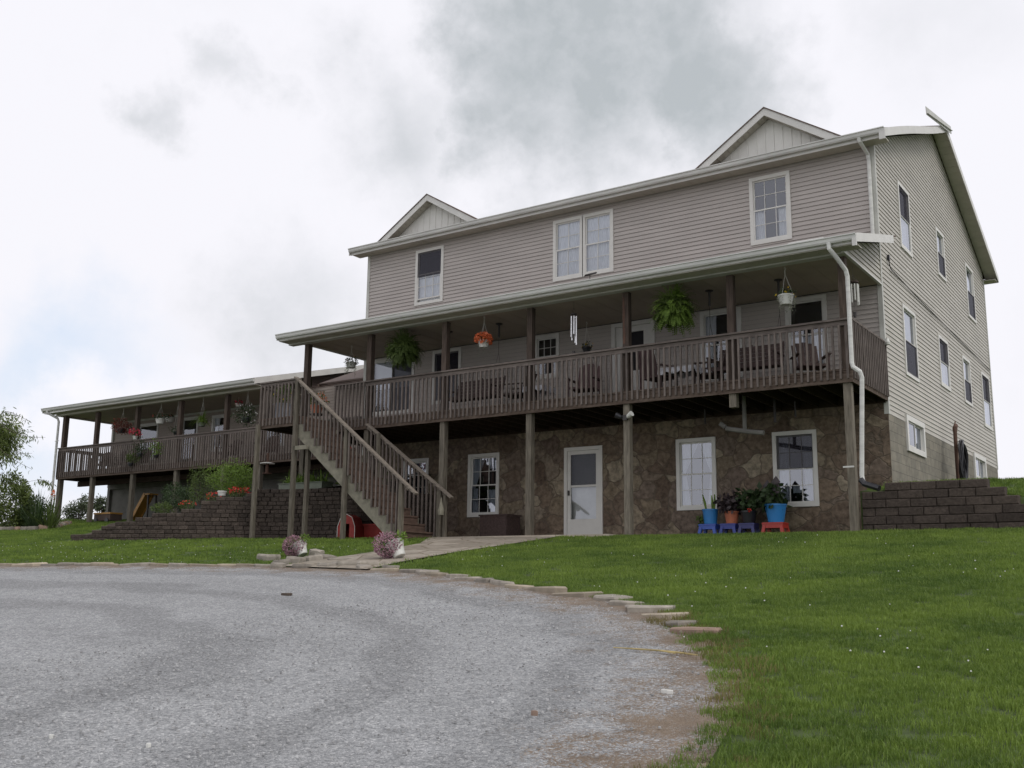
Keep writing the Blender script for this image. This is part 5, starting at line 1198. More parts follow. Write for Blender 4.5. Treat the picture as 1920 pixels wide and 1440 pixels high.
# floodlight on the fifth post
t = thing('floodlight', 'twin floodlight clamped under the deck to a porch post', 'floodlight', (9.73, -2.42, 2.33)); q = MB(); q.box(-.05, .05, -.06, 0, -.05, .06); build('bracket', q, 'metal_dark', t, world=False)
for sx, m_ in ((-1, 'black_plastic'), (1, 'white_pot')):
    q = MB(); q.tube([(sx * .05, -.03, 0), (sx * .09, -.07, .02), (sx * .19, -.10, .07)], [.02, .045, .062], 12); build('lamp_head', q, m_, t, world=False)
t = thing('roof_ornament', 'small dark ornament perched on the porch roof edge below the double window', 'ornament', (9.05, -2.75, 5.37)); q = MB(); q.tube([(0, 0, 0), (0, 0, .12)], .01, 6); q.hexa([(-.14, -.02, .12), (.14, -.02, .14), (.14, .02, .14), (-.14, .02, .12), (-.10, -.03, .15), (.17, -.02, .17), (.17, .02, .17), (-.10, .03, .15)]); build('wing_shape', q, 'metal_dark', t, world=False)
# cloth bag on the stair rail
t = thing('cloth_bag', 'pale tapered cloth bag hanging from the bottom of the stair rail', 'bag', (5.02, -2.62, .80)); q = MB(); q.tube([(0, -.06, 0), (0, -.06, -.12), (0, -.06, -.30)], [.012, .03, .075], 10); q.tube([(0, -.06, -.30), (0, -.06, -.40)], [.075, .07], 10); build('bag', q, 'wood_pale', t, world=False)

# hose rack at the side wall
hy = 4.75; hz = float(H(14.9, hy)); 
t = thing('hose_rack', 'black garden hose coiled over a rusty hydrant pipe by the side wall', 'garden hose', (14.82, hy, hz)); q = MB(); q.tube([(0, 0, -.1), (0, 0, 1.28)], .045, 10); q.tube([(0, 0, 1.25), (0, .03, 1.36), (0, .14, 1.43), (0, .26, 1.42)], [.05, .06, .05, .03], 8); q.tube([(0, -.02, 1.36), (.0, .1, 1.52)], .015, 6); build('hydrant', q, 'rust_wood', t, world=False)
q = MB(); rr = random.Random(4)
for k in range(16):
    a0 = rr.uniform(-.05, .05); rx_, rz_ = rr.uniform(.24, .34), rr.uniform(.42, .58); cx_ = rr.uniform(-.05, .05); q.tube([(.10 + .012 * (k % 6) + .02 * math.sin(j + k), .05 + cx_ + rx_ * math.sin(j * 6.283 / 18), 1.0 + a0 - rz_ * .98 + rz_ * math.cos(j * 6.283 / 18)) for j in range(19)], .017, 5, cap=False)
build('hose', q, 'hose_black', t, world=False)

# pots on little stools by the stone wall
def stool(label, x, y, z, w_, h, m_): 
    t = thing('plastic_stool', label, 'stool', (x, y, z), 'plastic stools under the potted plants'); q = MB(); q.box(-w_, w_, -w_ * .8, w_ * .8, h - .115, h); q.box(-w_ - .01, w_ + .01, -w_ * .8 - .01, w_ * .8 + .01, h - .03, h - .012); build('top', q, m_, t, world=False)
    for sx in (-1, 1):
        for sy in (-1, 1): q = MB(); q.hexa([(sx * w_ - .035 + sx * .0, sy * w_ * .8 - .03, 0), (sx * w_ + .035 + sx * .0, sy * w_ * .8 - .03, 0), (sx * w_ + .035, sy * w_ * .8 + .03, 0), (sx * w_ - .035 + sx * .0, sy * w_ * .8 + .03, 0), (sx * (w_ - .04) - .03, sy * w_ * .7 - .03, h - .06), (sx * (w_ - .04) + .03, sy * w_ * .7 - .03, h - .06), (sx * (w_ - .04) + .03, sy * w_ * .7 + .03, h - .06), (sx * (w_ - .04) - .03, sy * w_ * .7 + .03, h - .06)]); build('leg', q, m_, t, world=False)
PZ = -.10; SY_ = -.62; sh = .27
r31 = np.random.default_rng(31)
for u, lab, m_, w_ in ((1331, 'bright blue plastic stool under the left blue pot', 'blue_plastic', .19), (1369, 'dark blue plastic stool under the terracotta pot', 'stool_blue', .17), (1404, 'near-black navy stool under the black pot', 'stool_navy', .17), (1454, 'red plastic stool under the right blue pot', 'red_plastic', .22)):
    p = onY(u, 985, SY_); stool(lab, p[0], SY_, PZ, w_, sh, m_ if m_ != 'blue_plastic' else 'stool_bright')
def potted(label, u, pot, seed): p = onY(u, 970, SY_); t = thing('potted_plant', label, 'potted plant', (p[0], SY_, PZ + sh + .001), 'potted plants by the stone wall'); build('pot', pot_mb(*pot[1:]), pot[0], t, world=False); return t, np.random.default_rng(seed)
t, r = potted('blue pot with spiky cactus stems and a drooping leaf, on the left stool', 1332, ('blue_plastic', .135, .165, .32), 1)
q = MB(); [q.tube([(x, 0, .3), (x + dx * .5, .02, .3 + h_ * .5), (x + dx, .0, .3 + h_)], [.02, .028, .012], 7) for x, dx, h_ in ((-.09, -.08, .34), (.05, -.01, .32), (.09, .02, .34))]; build('stem', q, 'leaf_bright', t, world=False)
P = np.array([[-.15 - .12 * r.random(), -.05 + .1 * r.random(), .28 - .3 * r.random()] for _ in range(40)]); foliage('foliage', leafquads(P, .12, .06, None, 0, .5, r=r), 'leaf', t)
t, r = potted('terracotta pot with dark leafy plant on the second stool', 1372, ('terracotta', .12, .155, .26), 2); P, d = ballpts((0, 0, .40), (.33, .24, .22), 420, .2, r, .3, 2); foliage('foliage', leafquads(P, .11, .07, d, .5, .3, r=r), 'leaf_purple', t)
t, r = potted('black pot with dark green leafy plant and a red bloom on the third stool', 1404, ('black_plastic', .13, .17, .26), 3); P, d = ballpts((0, 0, .46), (.32, .24, .24), 420, .2, r, .3, 3); foliage('foliage', leafquads(P, .10, .065, d, .5, .2, r=r), 'leaf_dark', t); foliage('flowers', leafquads(np.array([[.09, -.2, .22 + .02 * k] for k in range(5)]), .06, .05, r=r), 'fl_red', t)
t, r = potted('large blue pot with big dark elephant-ear leaves on the red stool', 1455, ('blue_plastic', .16, .22, .38), 4); P, d = ballpts((-.10, 0, .55), (.38, .26, .30), 260, .2, r, .3, 4); foliage('foliage', leafquads(P, .16, .11, d, .4, .4, r=r), 'leaf_dark', t)
P = np.array([[-.16, 0, .72], [.02, .03, .80], [-.22, .05, .60], [.06, -.05, .66], [-.08, 0, .62]]); q = MB()
V = []
for x, y, z in P:
    a = r.uniform(-1, 1); l = .36; V.append([[x, y, z + l * .5], [x + .10, y - .03, z + .05], [x + .02 * a, y - .06, z - l * .55], [x - .10, y - .02, z + .05]])
    q.tube([(0, 0, .38), (x * .5, y, .6), (x, y, z + .1)], .008, 5)
foliage('broad_leaf', np.array(V), 'leaf_purple', t); build('stem', q, 'leaf_purple', t, world=False)

# white planters tipped over by the stone path
def tipped(label, u, v, sc, seed, lean):
    g_ = gpt(u, v); z = float(H(g_[0], g_[1])) + .02; t = thing('white_urn', label, 'flower planter', (g_[0], g_[1], z), 'white planters beside the footpath'); r = np.random.default_rng(seed)
    t.scale = (sc, sc, sc); q = MB(); q.lathe((0, 0, 0), [(.13, 0), (.14, .02), (.17, .20), (.225, .34), (.235, .36), (.21, .36), (.19, .30)], 22); o = build('pot', q, 'white_pot', t, world=False); o.rotation_euler = (0, R_(lean), 0); o.location = (.12, 0, .05)
    P, d = ballpts((-.14, -.10, .27), (.36, .33, .29), 1700, .72, r, .18, seed); P[:, 2] = np.maximum(P[:, 2], .02); foliage('flowers', leafquads(P, .045, .03, d, .6, .3, r=r), 'fl_pink', t)
    P, d = ballpts((-.14, -.08, .27), (.30, .28, .24), 500, .2, r, .2, seed); P[:, 2] = np.maximum(P[:, 2], .02); foliage('foliage', leafquads(P, .06, .025, d, .5, r=r), 'leaf_dark', t)
    P, d = ballpts((.12, .02, .50), (.14, .12, .12), 90, .2, r, .2, seed); foliage('green_shoots', leafquads(P, .08, .04, d, .6, r=r), 'leaf_bright', t)
tipped('white planter spilling pink flowers, on the stone heap left of the path', 562, 1046, .66, 1, -30); tipped('white planter spilling pink flowers at the middle of the flagstone path', 742, 1050, .76, 2, -30)

# toy barn and red box under the stairs
g_ = onY(648, 1013, -3.35); t = thing('toy_barn', 'small red barn-shaped hutch with white trim behind the stair post', 'hutch', (g_[0], -3.35, -.2)); t.rotation_euler = (0, 0, R_(14)); t.scale = (.78, .62, .92)
prof = [(-.30, 0), (-.30, .38), (-.19, .62), (0, .70), (.19, .62), (.30, .38), (.30, 0)]
q = MB(); n = len(prof)
op = [(.11, 0), (.11, .45), (-.11, .45), (-.11, 0)]
q.face([(x, 0, z) for x, z in [(-.30, 0), (-.30, .38), (-.19, .62), (0, .70), (0, .45), (-.11, .45), (-.11, 0)]]); q.face([(x, 0, z) for x, z in [(.11, 0), (.11, .45), (0, .45), (0, .70), (.19, .62), (.30, .38), (.30, 0)]])
for k in range(n - 1): a, b = prof[k], prof[k + 1]; q.face([(a[0], 0, a[1]), (b[0], 0, b[1]), (b[0], .7, b[1]), (a[0], .7, a[1])])
q.face([(x, .7, z) for x, z in prof]); build('body', q, 'barn_red', t, world=False)
q = MB()
for k in range(n - 1): a, b = prof[k], prof[k + 1]; q.bar((a[0], -.006, a[1]), (b[0], -.006, b[1]), .014, .014, side=(0, 1, 0))
build('trim', q, 'white_pot', t, world=False)
t = thing('storage_box', 'low dark red storage box under the staircase', 'box', (float(onY(718, 1000, -2.6)[0]), -2.6, -.17)); q = MB(); q.box(-.40, .40, -.25, .25, 0, .36); build('body', q, 'barn_red', t, world=False); q = MB(); q.box(-.42, .42, -.27, .27, .361, .40); build('lid', q, 'barn_red', t, world=False)
t = thing('stone_trough', 'dark rough block standing on the paving beside the foot of the stairs', 'block', (5.55, -.55, -.10)); q = MB(); q.box(-.75, .05, -.3, .3, 0, .58); build('side', q, 'wicker', t, world=False); q = MB(); q.box(-.78, .08, -.32, .32, .581, .62); build('top', q, 'wicker', t, world=False)
# yellow slide and toys under the wing
t = thing('toy_slide', 'orange-yellow plastic slide leaning under the wing porch', 'slide', (-13.9, 2.9, soil(-13.6, 2.9) if False else 1.0)); 
q = MB(); a = Vector((-.45, 0, .02)); b = Vector((.30, 0, 1.02)); q.bar(a, b, .04, .14, side=(0, 1, 0)); q.bar(a + Vector((0, .36, 0)), b + Vector((0, .36, 0)), .04, .14, side=(0, 1, 0)); q.bar(a + Vector((0, .18, -.03)), b + Vector((0, .18, -.03)), .36, .02, side=(0, 1, 0)); q.box(.28, .60, -.02, .38, .98, 1.03); build('chute', q, 'yellow_plastic', t, world=False)
q = MB(); [q.bar((.55, y, 0), (.52, y, .98), .05, .05, side=(0, 1, 0)) for y in (0, .36)]; build('ladder', q, 'metal_dark', t, world=False)
t = thing('toy_wagon', 'small brown wagon with a yellow lid at the left end of the terrace wall', 'wagon', (-14.9, 2.3, .90)); q = MB(); q.box(-.5, .5, -.25, .25, .10, .34); build('body', q, 'gable_brown', t, world=False); q = MB(); q.box(-.52, .52, -.27, .27, .341, .40); build('lid', q, 'yellow_plastic', t, world=False)
for sx in (-1, 1):
    for sy in (-1, 1): q = MB(); q.tube([(sx * .33, sy * .25, .10), (sx * .33, sy * .29, .10)], .10, 14); build('wheel', q, 'black_plastic', t, world=False)

# terrace beds
def onsoil(u, v, Y): p = onY(u, v, Y); return (float(p[0]), Y, float(p[2]) - .03)
bush('large rounded light green shrub on top of the terrace', 'shrub', onsoil(436, 930, -1.6), (.85, .6, .50), 4200, .07, 'leaf_bright', seed=2, aspect=.3)
bush('mid green feathery shrub left of the large rounded one', 'shrub', onsoil(374, 943, -1.2), (.50, .4, .55), 1800, .07, 'leaf', seed=3, aspect=.25)
bush('dark shrub against the third wing post', 'shrub', onsoil(340, 957, -.9), (.48, .35, .42), 1500, .07, 'leaf_dark', seed=4)
bush('low light green clump left of the dark shrub', 'shrub', onsoil(305, 962, -1.5), (.42, .3, .18), 700, .06, 'leaf', seed=5)
bush('dark leafy clump at the terrace edge below the feathery shrub', 'shrub', onsoil(325, 950, .2), (.7, .35, .42), 1500, .07, 'leaf_dark', seed=15)
FG = 'red flower clumps on the terrace'
bush('widest clump of red flowers below the large rounded shrub', 'flowers', onsoil(447, 930, -3.1), (.34, .24, .13), 420, .055, 'leaf', 'flower_clump', 6, .4, flowers=('fl_red', 260, .045, .9), group=FG)
bush('small clump of red flowers beside the white pot', 'flowers', onsoil(397, 940, -3.6), (.18, .16, .12), 200, .05, 'leaf', 'flower_clump', 7, .4, flowers=('fl_red', 90, .045, .9), group=FG)
bush('clump of red flowers lower left on the terrace', 'flowers', onsoil(350, 953, -3.5), (.26, .2, .13), 300, .05, 'leaf', 'flower_clump', 8, .4, flowers=('fl_red', 60, .045, .9), group=FG)
p = onsoil(416, 930, -3.7); flowerpot('small white square pot on the terrace wall', (p[0], p[1], p[2] + .03), ('white_pot', .09, .11, .13), (.08, .08, .05), 20, .04, 'leaf', seed=41)
t = thing('planter_box', 'long grey-green planter box with yellow-green strappy leaves on top of the terrace wall', 'planter box', (.55, -2.62, 1.13)); q = MB(); q.box(-.80, .75, -.20, .20, 0, .19); q.box(-.82, .77, -.22, .22, .19, .21); build('box', q, 'green_box', t, world=False)
V = np.concatenate([strap_leaves(16, .42, .035, np.random.default_rng(k), droop=.9) + np.array([-.65 + k * .165, 0, .20]) for k in range(9)]); foliage('leaves', V, 'leaf_bright', t)
# cannas behind the stairs
for k, (x, y, h_, lab) in enumerate(((1.55, -2.2, 1.15, 'tall leafy canna just right of the landing posts, seen under the stairs'), (2.1, -1.9, .95, 'middle canna seen through the underside of the stairs'), (2.45, -2.3, .75, 'lowest canna at the right end of the terrace under the stairs'), (1.0, -1.5, 1.1, 'canna with a red bloom behind the landing posts'))):
    t = thing('canna', lab, 'plant', (x, y, 1.0), 'cannas under the stairs'); r = np.random.default_rng(50 + k); V = []; q = MB()
    for j in range(8):
        ox, oy = r.uniform(-.26, .26, 2); hh = h_ * r.uniform(.7, 1.0); q.tube([(ox, oy, -.02), (ox * 1.2, oy, hh)], .012, 5)
        for i in range(7):
            a = i * 2.4 + r.random(); z = hh * (.12 + .13 * i); d = np.array([math.cos(a), math.sin(a), .55]); s = np.array([-math.sin(a), math.cos(a), 0]); b0 = np.array([ox, oy, z]); l = .40
            m_ = b0 + d * l * .45; e_ = b0 + d * l + np.array([0, 0, -.16]); V += [[b0, m_ + s * .085, e_, m_ - s * .085]]
    build('stem', q, 'leaf', t, world=False); foliage('leaves', np.array(V), 'leaf' if k else 'leaf_bright', t)
    if k in (0, 3): P, d = ballpts((0, 0, h_ + .05), (.1, .08, .1), 40, .2, r); foliage('flowers', leafquads(P, .07, .05, d, .5, r=r), 'fl_red', t)
V, _ = ballpts((0, 0, .12), (1.0, .35, .16), 500, .2, np.random.default_rng(9), .3); t = thing('ground_plant', 'pale variegated low plants along the terrace edge under the stairs', 'plant', (1.9, -2.4, 1.02)); foliage('foliage', leafquads(V, .08, .03), 'moss_grey', t)
t = thing('bird_feeder', 'flat-roofed hanging feeder under the wing deck behind the left landing post', 'bird feeder', (-3.6, -.2, 2.0)); q = MB(); q.lathe((0, 0, .30), [(.22, 0), (.22, .02), (.05, .05)], 14); build('roof', q, 'white_pot', t, world=False); q = MB(); q.lathe((0, 0, 0), [(.14, 0), (.14, .02), (.05, .03), (.05, .30)], 12); q.tube([(0, 0, .34), (0, 0, .62)], .03, 6); build('tube', q, 'rust_wood', t, world=False)

# ------------------------------------------------------------------ trees and left bed
def limb(mb, a, b, r0, r1, bend, r, n=5):
    a = np.array(a, float); b = np.array(b, float); pts = []
    off = r.normal(size=3) * bend * np.linalg.norm(b - a)
    for k in range(n + 1): f = k / n; pts.append(tuple(a + (b - a) * f + off * math.sin(math.pi * f)))
    mb.tube(pts, [r0 + (r1 - r0) * k / n for k in range(n + 1)], 6); return pts
def tree(label, loc, trunk_h, crown, n, leaf, mat, seed, aspect=.35, droop=.2, nl=14, cat='tree', group=None, clumps=26, tr=.10, cl=.34, lean=(0, 0)):
    """crown: (cx,cy,cz,rx,ry,rz) local; foliage gathered in clumps at the limb ends"""
    r = np.random.default_rng(seed); t = thing('tree', label, cat, loc, group); tk = MB(); cx, cy, cz, rx, ry, rz = crown
    top = (cx * .7, cy * .7, cz); main = limb(tk, (0, 0, -.2), top, tr, tr * .35, .05, r, 7)
    C_, d = ballpts((cx, cy, cz), (rx, ry, rz), clumps, .35, r, .35, seed); V = []; segs = []
    for c in C_:
        k = r.integers(2, 7); base = main[k]; segs.append(limb(tk, base, c, tr * .28, .008, .10, r, 4))
    m_ = n // clumps
    for c in C_:
        rad = cl * r.uniform(.7, 1.25); P = c + r.normal(size=(m_, 3)) * rad * np.array([.55, .55, .42]); dd = P - c; dd /= np.linalg.norm(dd, axis=1)[:, None] + 1e-6
        V.append(leafquads(P, leaf, leaf * aspect, dd, .7, droop, r=r))
    build('trunk', tk, 'bark', t, world=False); foliage('crown', np.concatenate(V), mat, t); return t
g_ = gpt(20, 1000)
bx, by = -15.2, -3.2; bz = float(H(bx, by))
tc_ = onY(-25, 830, by)
tree('peach tree with long drooping leaves reaching in from the left edge', (tc_[0] - .5, by, bz), 2., (.2, 0, tc_[2] - bz + .28, 1.5, 1.3, .80), 11000, .17, 'leaf_tree', 5, aspect=.20, droop=.9, clumps=60, cl=.42, tr=.09)
t = thing('peach_branch', 'low drooping peach branch reaching right below the crown at the left edge', 'branch', (tc_[0] - .3, by, bz + 1.2)); q = MB(); r = np.random.default_rng(8)
e1 = onY(95, 905, by); e0 = onY(5, 850, by); V = []
for (A, B, k) in ((onY(-20, 890, by), onY(70, 900, by), 0), (onY(70, 900, by), onY(100, 915, by), 0), (onY(-10, 830, by), onY(60, 880, by), 1), (onY(-10, 790, by), onY(85, 820, by), 1), (onY(0, 780, by), onY(55, 790, by), 1), (onY(0, 870, by), onY(60, 850, by), 1)):
    a = A - np.array(t.location); b = B - np.array(t.location); pts = limb(q, a, b, .012, .004, .06, r); pts = np.array(pts)
    for j in range(70): f = r.random() * 4.99; i = int(f); pt = pts[i] + (pts[i + 1] - pts[i]) * (f - i) + r.normal(size=3) * .05; V.append(pt)
build('twigs', q, 'bark', t, world=False); foliage('leaves', leafquads(np.array(V), .16, .030, None, 0, 1.3, r=r), 'leaf_tree', t)
def bed(u, v, Y): p = onY(u, v, Y); return (float(p[0]), Y, float(H(p[0], Y)) - .02)
bush('dense leafy shrub at the left edge below the peach tree', 'shrub', bed(18, 990, -1.6), (1.0, .8, .98), 5200, .12, 'leaf_tree', seed=21, aspect=.4)
bush('smaller shrub right of the dense one at the left edge', 'shrub', bed(62, 990, -1.2), (.55, .5, .55), 1800, .10, 'leaf_dark', seed=22, aspect=.4)
for k, (u, L_, n, lab) in enumerate(((66, 1.35, 70, 'tall clump of upright sword-shaped leaves in the left bed'), (92, 1.25, 60, 'clump of sword-shaped leaves beside the downspout of the wing'), (40, 1.0, 50, 'shorter clump of sword-shaped leaves in front of the left shrub'))):
    loc = bed(u, 994, -1.9 + .3 * k); t = thing('iris_clump', lab, 'plant', loc, 'sword-leaved clumps in the left bed'); V = strap_leaves(n, L_, .045, np.random.default_rng(60 + k), spread=.55, droop=.25, base=.22)
    foliage('leaves', V, 'leaf_dark' if k == 0 else 'leaf', t)
    if k == 1: V = strap_leaves(12, 1.3, .03, np.random.default_rng(3), spread=1.6, droop=1.0); foliage('arching_leaves', V, 'leaf', t); foliage('flower_spike', leafquads(np.array([[.05, .0, 1.0 + .02 * j] for j in range(18)]), .09, .06, r=r), 'fl_orange', t)
def stone_mb(r, rx, ry, h, n=9):
    m = MB(); a0 = r.random() * 6.28; ring = []
    for k in range(n): a = a0 + k * 6.283 / n; q_ = r.uniform(.66, 1.14); ring.append((math.cos(a) * rx * q_, math.sin(a) * ry * q_))
    lev = [(1.0, -.08), (1.02, h * .55), (.93, h)]; base = 0
    for s_, z in lev:
        for (x, y) in ring: m.v.append((x * s_ * r.uniform(.985, 1.015), y * s_ * r.uniform(.985, 1.015), z + r.uniform(-.08, .08) * h))
    for i in range(2):
        for k in range(n): k2 = (k + 1) % n; m.f.append((i * n + k, i * n + k2, (i + 1) * n + k2, (i + 1) * n + k)); m.m.append(0)
    m.v.append((0, 0, h * 1.02)); c = len(m.v) - 1
    for k in range(n): m.f.append((2 * n + k, 2 * n + (k + 1) % n, c)); m.m.append(0)
    return m
def stone(x, y, rx, ry, h, rz, label, group, r, mat='sandstone', dz=0., tilt=(0, 0)):
    o = build('edging_stone' if 'border' in group else 'flat_stone', stone_mb(r, rx, ry, h), mat, None, world=False, loc=(x, y, float(H(x, y)) + dz)); o.rotation_euler = (tilt[0], tilt[1], rz); tag(o, label, 'stone', group); return o
r = np.random.default_rng(77)
# dark stones round the left bed
LB_ = np.array([bed(-60, 1000, -2.6)[:2], bed(0, 1003, -2.6)[:2], bed(60, 999, -2.3)[:2], bed(105, 993, -1.2)[:2], (-14.9, .7)])
def along(P, step, lo=.6, hi=1.5):
    d = np.r_[0, np.cumsum(np.linalg.norm(np.diff(P, axis=0), axis=1))]; s = 0
    while s < d[-1]: st = step * r.uniform(lo, hi); m_ = s + st / 2; x, y = np.interp(m_, d, P[:, 0]), np.interp(m_, d, P[:, 1]); x2, y2 = np.interp(m_ + .1, d, P[:, 0]), np.interp(m_ + .1, d, P[:, 1]); yield x, y, math.atan2(y2 - y, x2 - x), st; s += st
ORD = ['nearest', 'second', 'third', 'fourth', 'fifth', 'sixth', 'seventh', 'eighth', 'ninth', 'tenth', 'eleventh', 'twelfth', 'thirteenth', 'fourteenth', 'fifteenth', 'sixteenth', 'seventeenth', 'eighteenth', 'nineteenth', 'twentieth', 'twenty-first', 'twenty-second', 'twenty-third', 'twenty-fourth', 'twenty-fifth', 'twenty-sixth', 'twenty-seventh', 'twenty-eighth', 'twenty-ninth', 'thirtieth']
bs_ = [q_ for q_ in along(LB_, .36) if proj(q_[0], q_[1], float(H(q_[0], q_[1])))[0] > -12][::-1]
for k, (x, y, a, st) in enumerate(bs_): stone(x, y, st * .55, .15, .13, a, 'dark rough stone edging the far-left bed, %s from the first wing post' % ORD[k], 'stones in the border of the left bed', r, 'sandstone_grey' if k % 3 else 'sandstone_red', tilt=(r.uniform(-.1, .1), r.uniform(-.1, .1)))
q = MB(); A_ = [(-22, -3.2)] + [tuple(p) for p in LB_] + [(-18, 1.2), (-22, 1.2)]; q.face([(x, y, float(H(x, y)) + .05) for x, y in A_]); o = build('bed_soil', q, 'soil', None); o['kind'] = 'structure'
# drive border
nb = 0
mask = [p for p in EDGE if -7 < p[0] < 17.0]; BP = np.array([p for p in EDGE if -7 < p[0] < 16.6])
rowL, rowR, rowB = [], [], []
for x, y, a, st in along(BP, .46):
    if 6.7 < x < 8.8 or proj(x, y, float(H(x, y)))[0] < -12 or (x > 16.2): continue
    if x < 13.4 and r.random() < .03: continue
    (rowL if x < 7 else rowB if x > 13.4 else rowR).append((x, y, a, st))
for row, big, lab, gr in ((rowL[::-1], 0, 'flat pale stone of the drive border left of the footpath, %s to the path', 'left-hand border stones'), (rowR, 0, 'flat pale stone of the drive border right of the footpath, %s to the path', 'right-hand border stones'), (rowB[::-1], 1, 'broad flat slab of the drive border, %s to its right-hand end', 'broad border slabs')):
    for k, (x, y, a, st) in enumerate(row):
        nx, ny = -math.sin(a), math.cos(a); off = r.uniform(-.04, .12) + .08 * big
        stone(x + nx * off, y + ny * off, st * r.uniform(.54, .68), (.17 if not big else .25) * r.uniform(.75, 1.25), r.uniform(.03, .055), a + r.uniform(-.25, .25), lab % ORD[k], gr, r, ('sandstone', 'sandstone_grey')[int(r.random() < .4)], .005, (r.uniform(-.06, .06), r.uniform(-.05, .05)))
g_ = gpt(1296, 1190); stone(g_[0], g_[1] + .1, .26, .19, .04, .4, 'reddish slab at the very end of the drive border', 'drive border', r, 'sandstone_red', .01)
# loose stones piled at the path mouth
HL = ['leftmost of all, on top', 'third from the left', 'second from the left', 'just left of the left planter', 'just behind the left planter on its right', 'farthest back of the heap', 'small one tilted behind the left planter', 'at the gravel edge below the left planter', 'right of the heap at the gravel edge', 'midway between the planters, by the gravel', 'large one just left of the right planter', 'small one in front of the right planter', 'rightmost, under the right planter', 'thin broad one between the planters']
for k, (u, v, rx, ry, h, dz, tl) in enumerate(((505, 1052, .26, .2, .10, .04, .05), (530, 1060, .22, .18, .10, .02, -.1), (520, 1066, .2, .17, .11, .0, .1), (552, 1058, .24, .18, .10, .05, .08), (585, 1054, .24, .2, .09, .04, -.12), (610, 1050, .26, .22, .08, .03, .1), (592, 1046, .18, .14, .12, .05, .25), (565, 1066, .22, .16, .09, 0, 0), (615, 1064, .34, .22, .09, 0, .03), (655, 1062, .42, .2, .10, 0, 0), (700, 1062, .40, .2, .10, 0, .02), (680, 1068, .25, .14, .09, 0, -.1), (735, 1068, .3, .18, .08, 0, .05), (640, 1052, .3, .25, .05, .01, 0))):
    g_ = gpt(u, v); stone(g_[0], g_[1], rx * .8, ry * .9, h * .8, r.random() * 3, 'grey-tan flat stone heaped at the footpath mouth, ' + HL[k], 'stones heaped at the path mouth', r, 'sandstone_grey', dz, (tl, tl * .7))
# bits lying on the gravel
def bit(name, label, cat, u, v, rx, ry, h, m_): g_ = gpt(u, v); o = build(name, stone_mb(r, rx, ry, h), m_, None, world=False, loc=(g_[0], g_[1], float(H(g_[0], g_[1])) + .022)); tag(o, label, cat)
bit('loose_stone', 'small white flat stone on the gravel near the worn earth patch', 'stone', 1251, 1303, .05, .022, .012, 'white_vinyl'); bit('loose_stone', 'small reddish-white stone alone on the open gravel', 'stone', 1002, 1345, .022, .016, .018, 'sandstone_red')
bit('loose_stone', 'pale pebble at the lower left of the gravel', 'stone', 96, 1388, .02, .014, .012, 'white_pot'); bit('loose_stone', 'second pale pebble right of the one at the lower left of the gravel', 'stone', 278, 1405, .02, .014, .012, 'white_pot'); bit('loose_stone', 'dark flat stone on the gravel below the left planter', 'stone', 537, 1118, .10, .05, .02, 'bark')
a = gpt(1150, 1222); b = gpt(1235, 1228); c = gpt(1308, 1237); q = MB(); zz = lambda p: (p[0], p[1], float(H(p[0], p[1])) + .035); q.tube([zz(a), zz((a + b) / 2), zz(b), zz((b + c) / 2 + .01), zz(c)], [.004, .007, .008, .008, .005], 6); q.tube([zz(b), zz(b + (c - b) * .4 + np.array([.03, -.04, 0]))], .005, 5); o = build('straw_stalk', q, 'straw', None); tag(o, 'long yellow dry stalk lying across the edge of the gravel', 'stalk')

# far trees behind the wing, corn strip at the right
for (u, v, s_, sd_, lab) in ((146, 985, 1.2, 31, 'bushy tree beyond the crest, left of the second wing post'), (192, 985, .85, 32, 'loose-crowned small tree beyond the crest, right of the second wing post')):
    Y = 9.; p = onY(u, v, Y); z = float(H(p[0], Y)); hgt = float(onY(u, 925 if sd_ != 33 else 940, Y)[2]) - z
    tree(lab, (p[0], Y, z), hgt * .5, (0, 0, hgt * .68, .55 * s_, .5 * s_, hgt * .30), 2400, .11, 'leaf_far', sd_, aspect=.5, clumps=26, cl=.22, tr=.05)
q = MB(); r = np.random.default_rng(5); P = np.column_stack([r.uniform(9, 26, 2600), r.uniform(19, 24, 2600), np.zeros(2600)]); P[:, 2] = H(P[:, 0], P[:, 1]); V = []
for p in P:
    for j in range(5): a = r.random() * 6.28; z = .10 + j * .15; l = .4; b0 = p + [0, 0, z]; d = np.array([math.cos(a), math.sin(a), .5]); s = np.array([-math.sin(a), math.cos(a), 0]) * .04; V.append([b0, b0 + d * l * .5 + s, b0 + d * l - [0, 0, .15], b0 + d * l * .5 - s])
q.leaves(np.array(V)); o = build('corn_field', q, 'leaf_bright', None); tag(o, 'strip of green corn growing on the rise behind the right corner of the house', 'corn'); o['kind'] = 'stuff'

# ------------------------------------------------------------------ grass
def tuft(nb, rad, hmin, hmax, wd, seed, mat):
    r = np.random.default_rng(seed); V = []; F = []
    for k in range(nb):
        a, q_ = r.random() * 6.283, rad * math.sqrt(r.random()); x, y = math.cos(a) * q_, math.sin(a) * q_; h = r.uniform(hmin, hmax); b = r.random() * 6.283; ln = h * r.uniform(.15, .8); dx, dy = math.cos(b) * ln, math.sin(b) * ln; t = r.random() * 3.14; sx, sy = math.cos(t) * wd / 2, math.sin(t) * wd / 2; i = len(V)
        V += [(x - sx, y - sy, -.01), (x + sx, y + sy, -.01), (x + sx * .8 + dx * .4, y + sy * .8 + dy * .4, h * .6), (x - sx * .8 + dx * .4, y - sy * .8 + dy * .4, h * .6), (x + dx, y + dy, h)]; F += [(i, i + 1, i + 2, i + 3), (i + 3, i + 2, i + 4)]
    me = bpy.data.meshes.new('tuft'); me.from_pydata(V, [], F); me.materials.append(MATS[mat]); return bpy.data.objects.new('tuft', me)
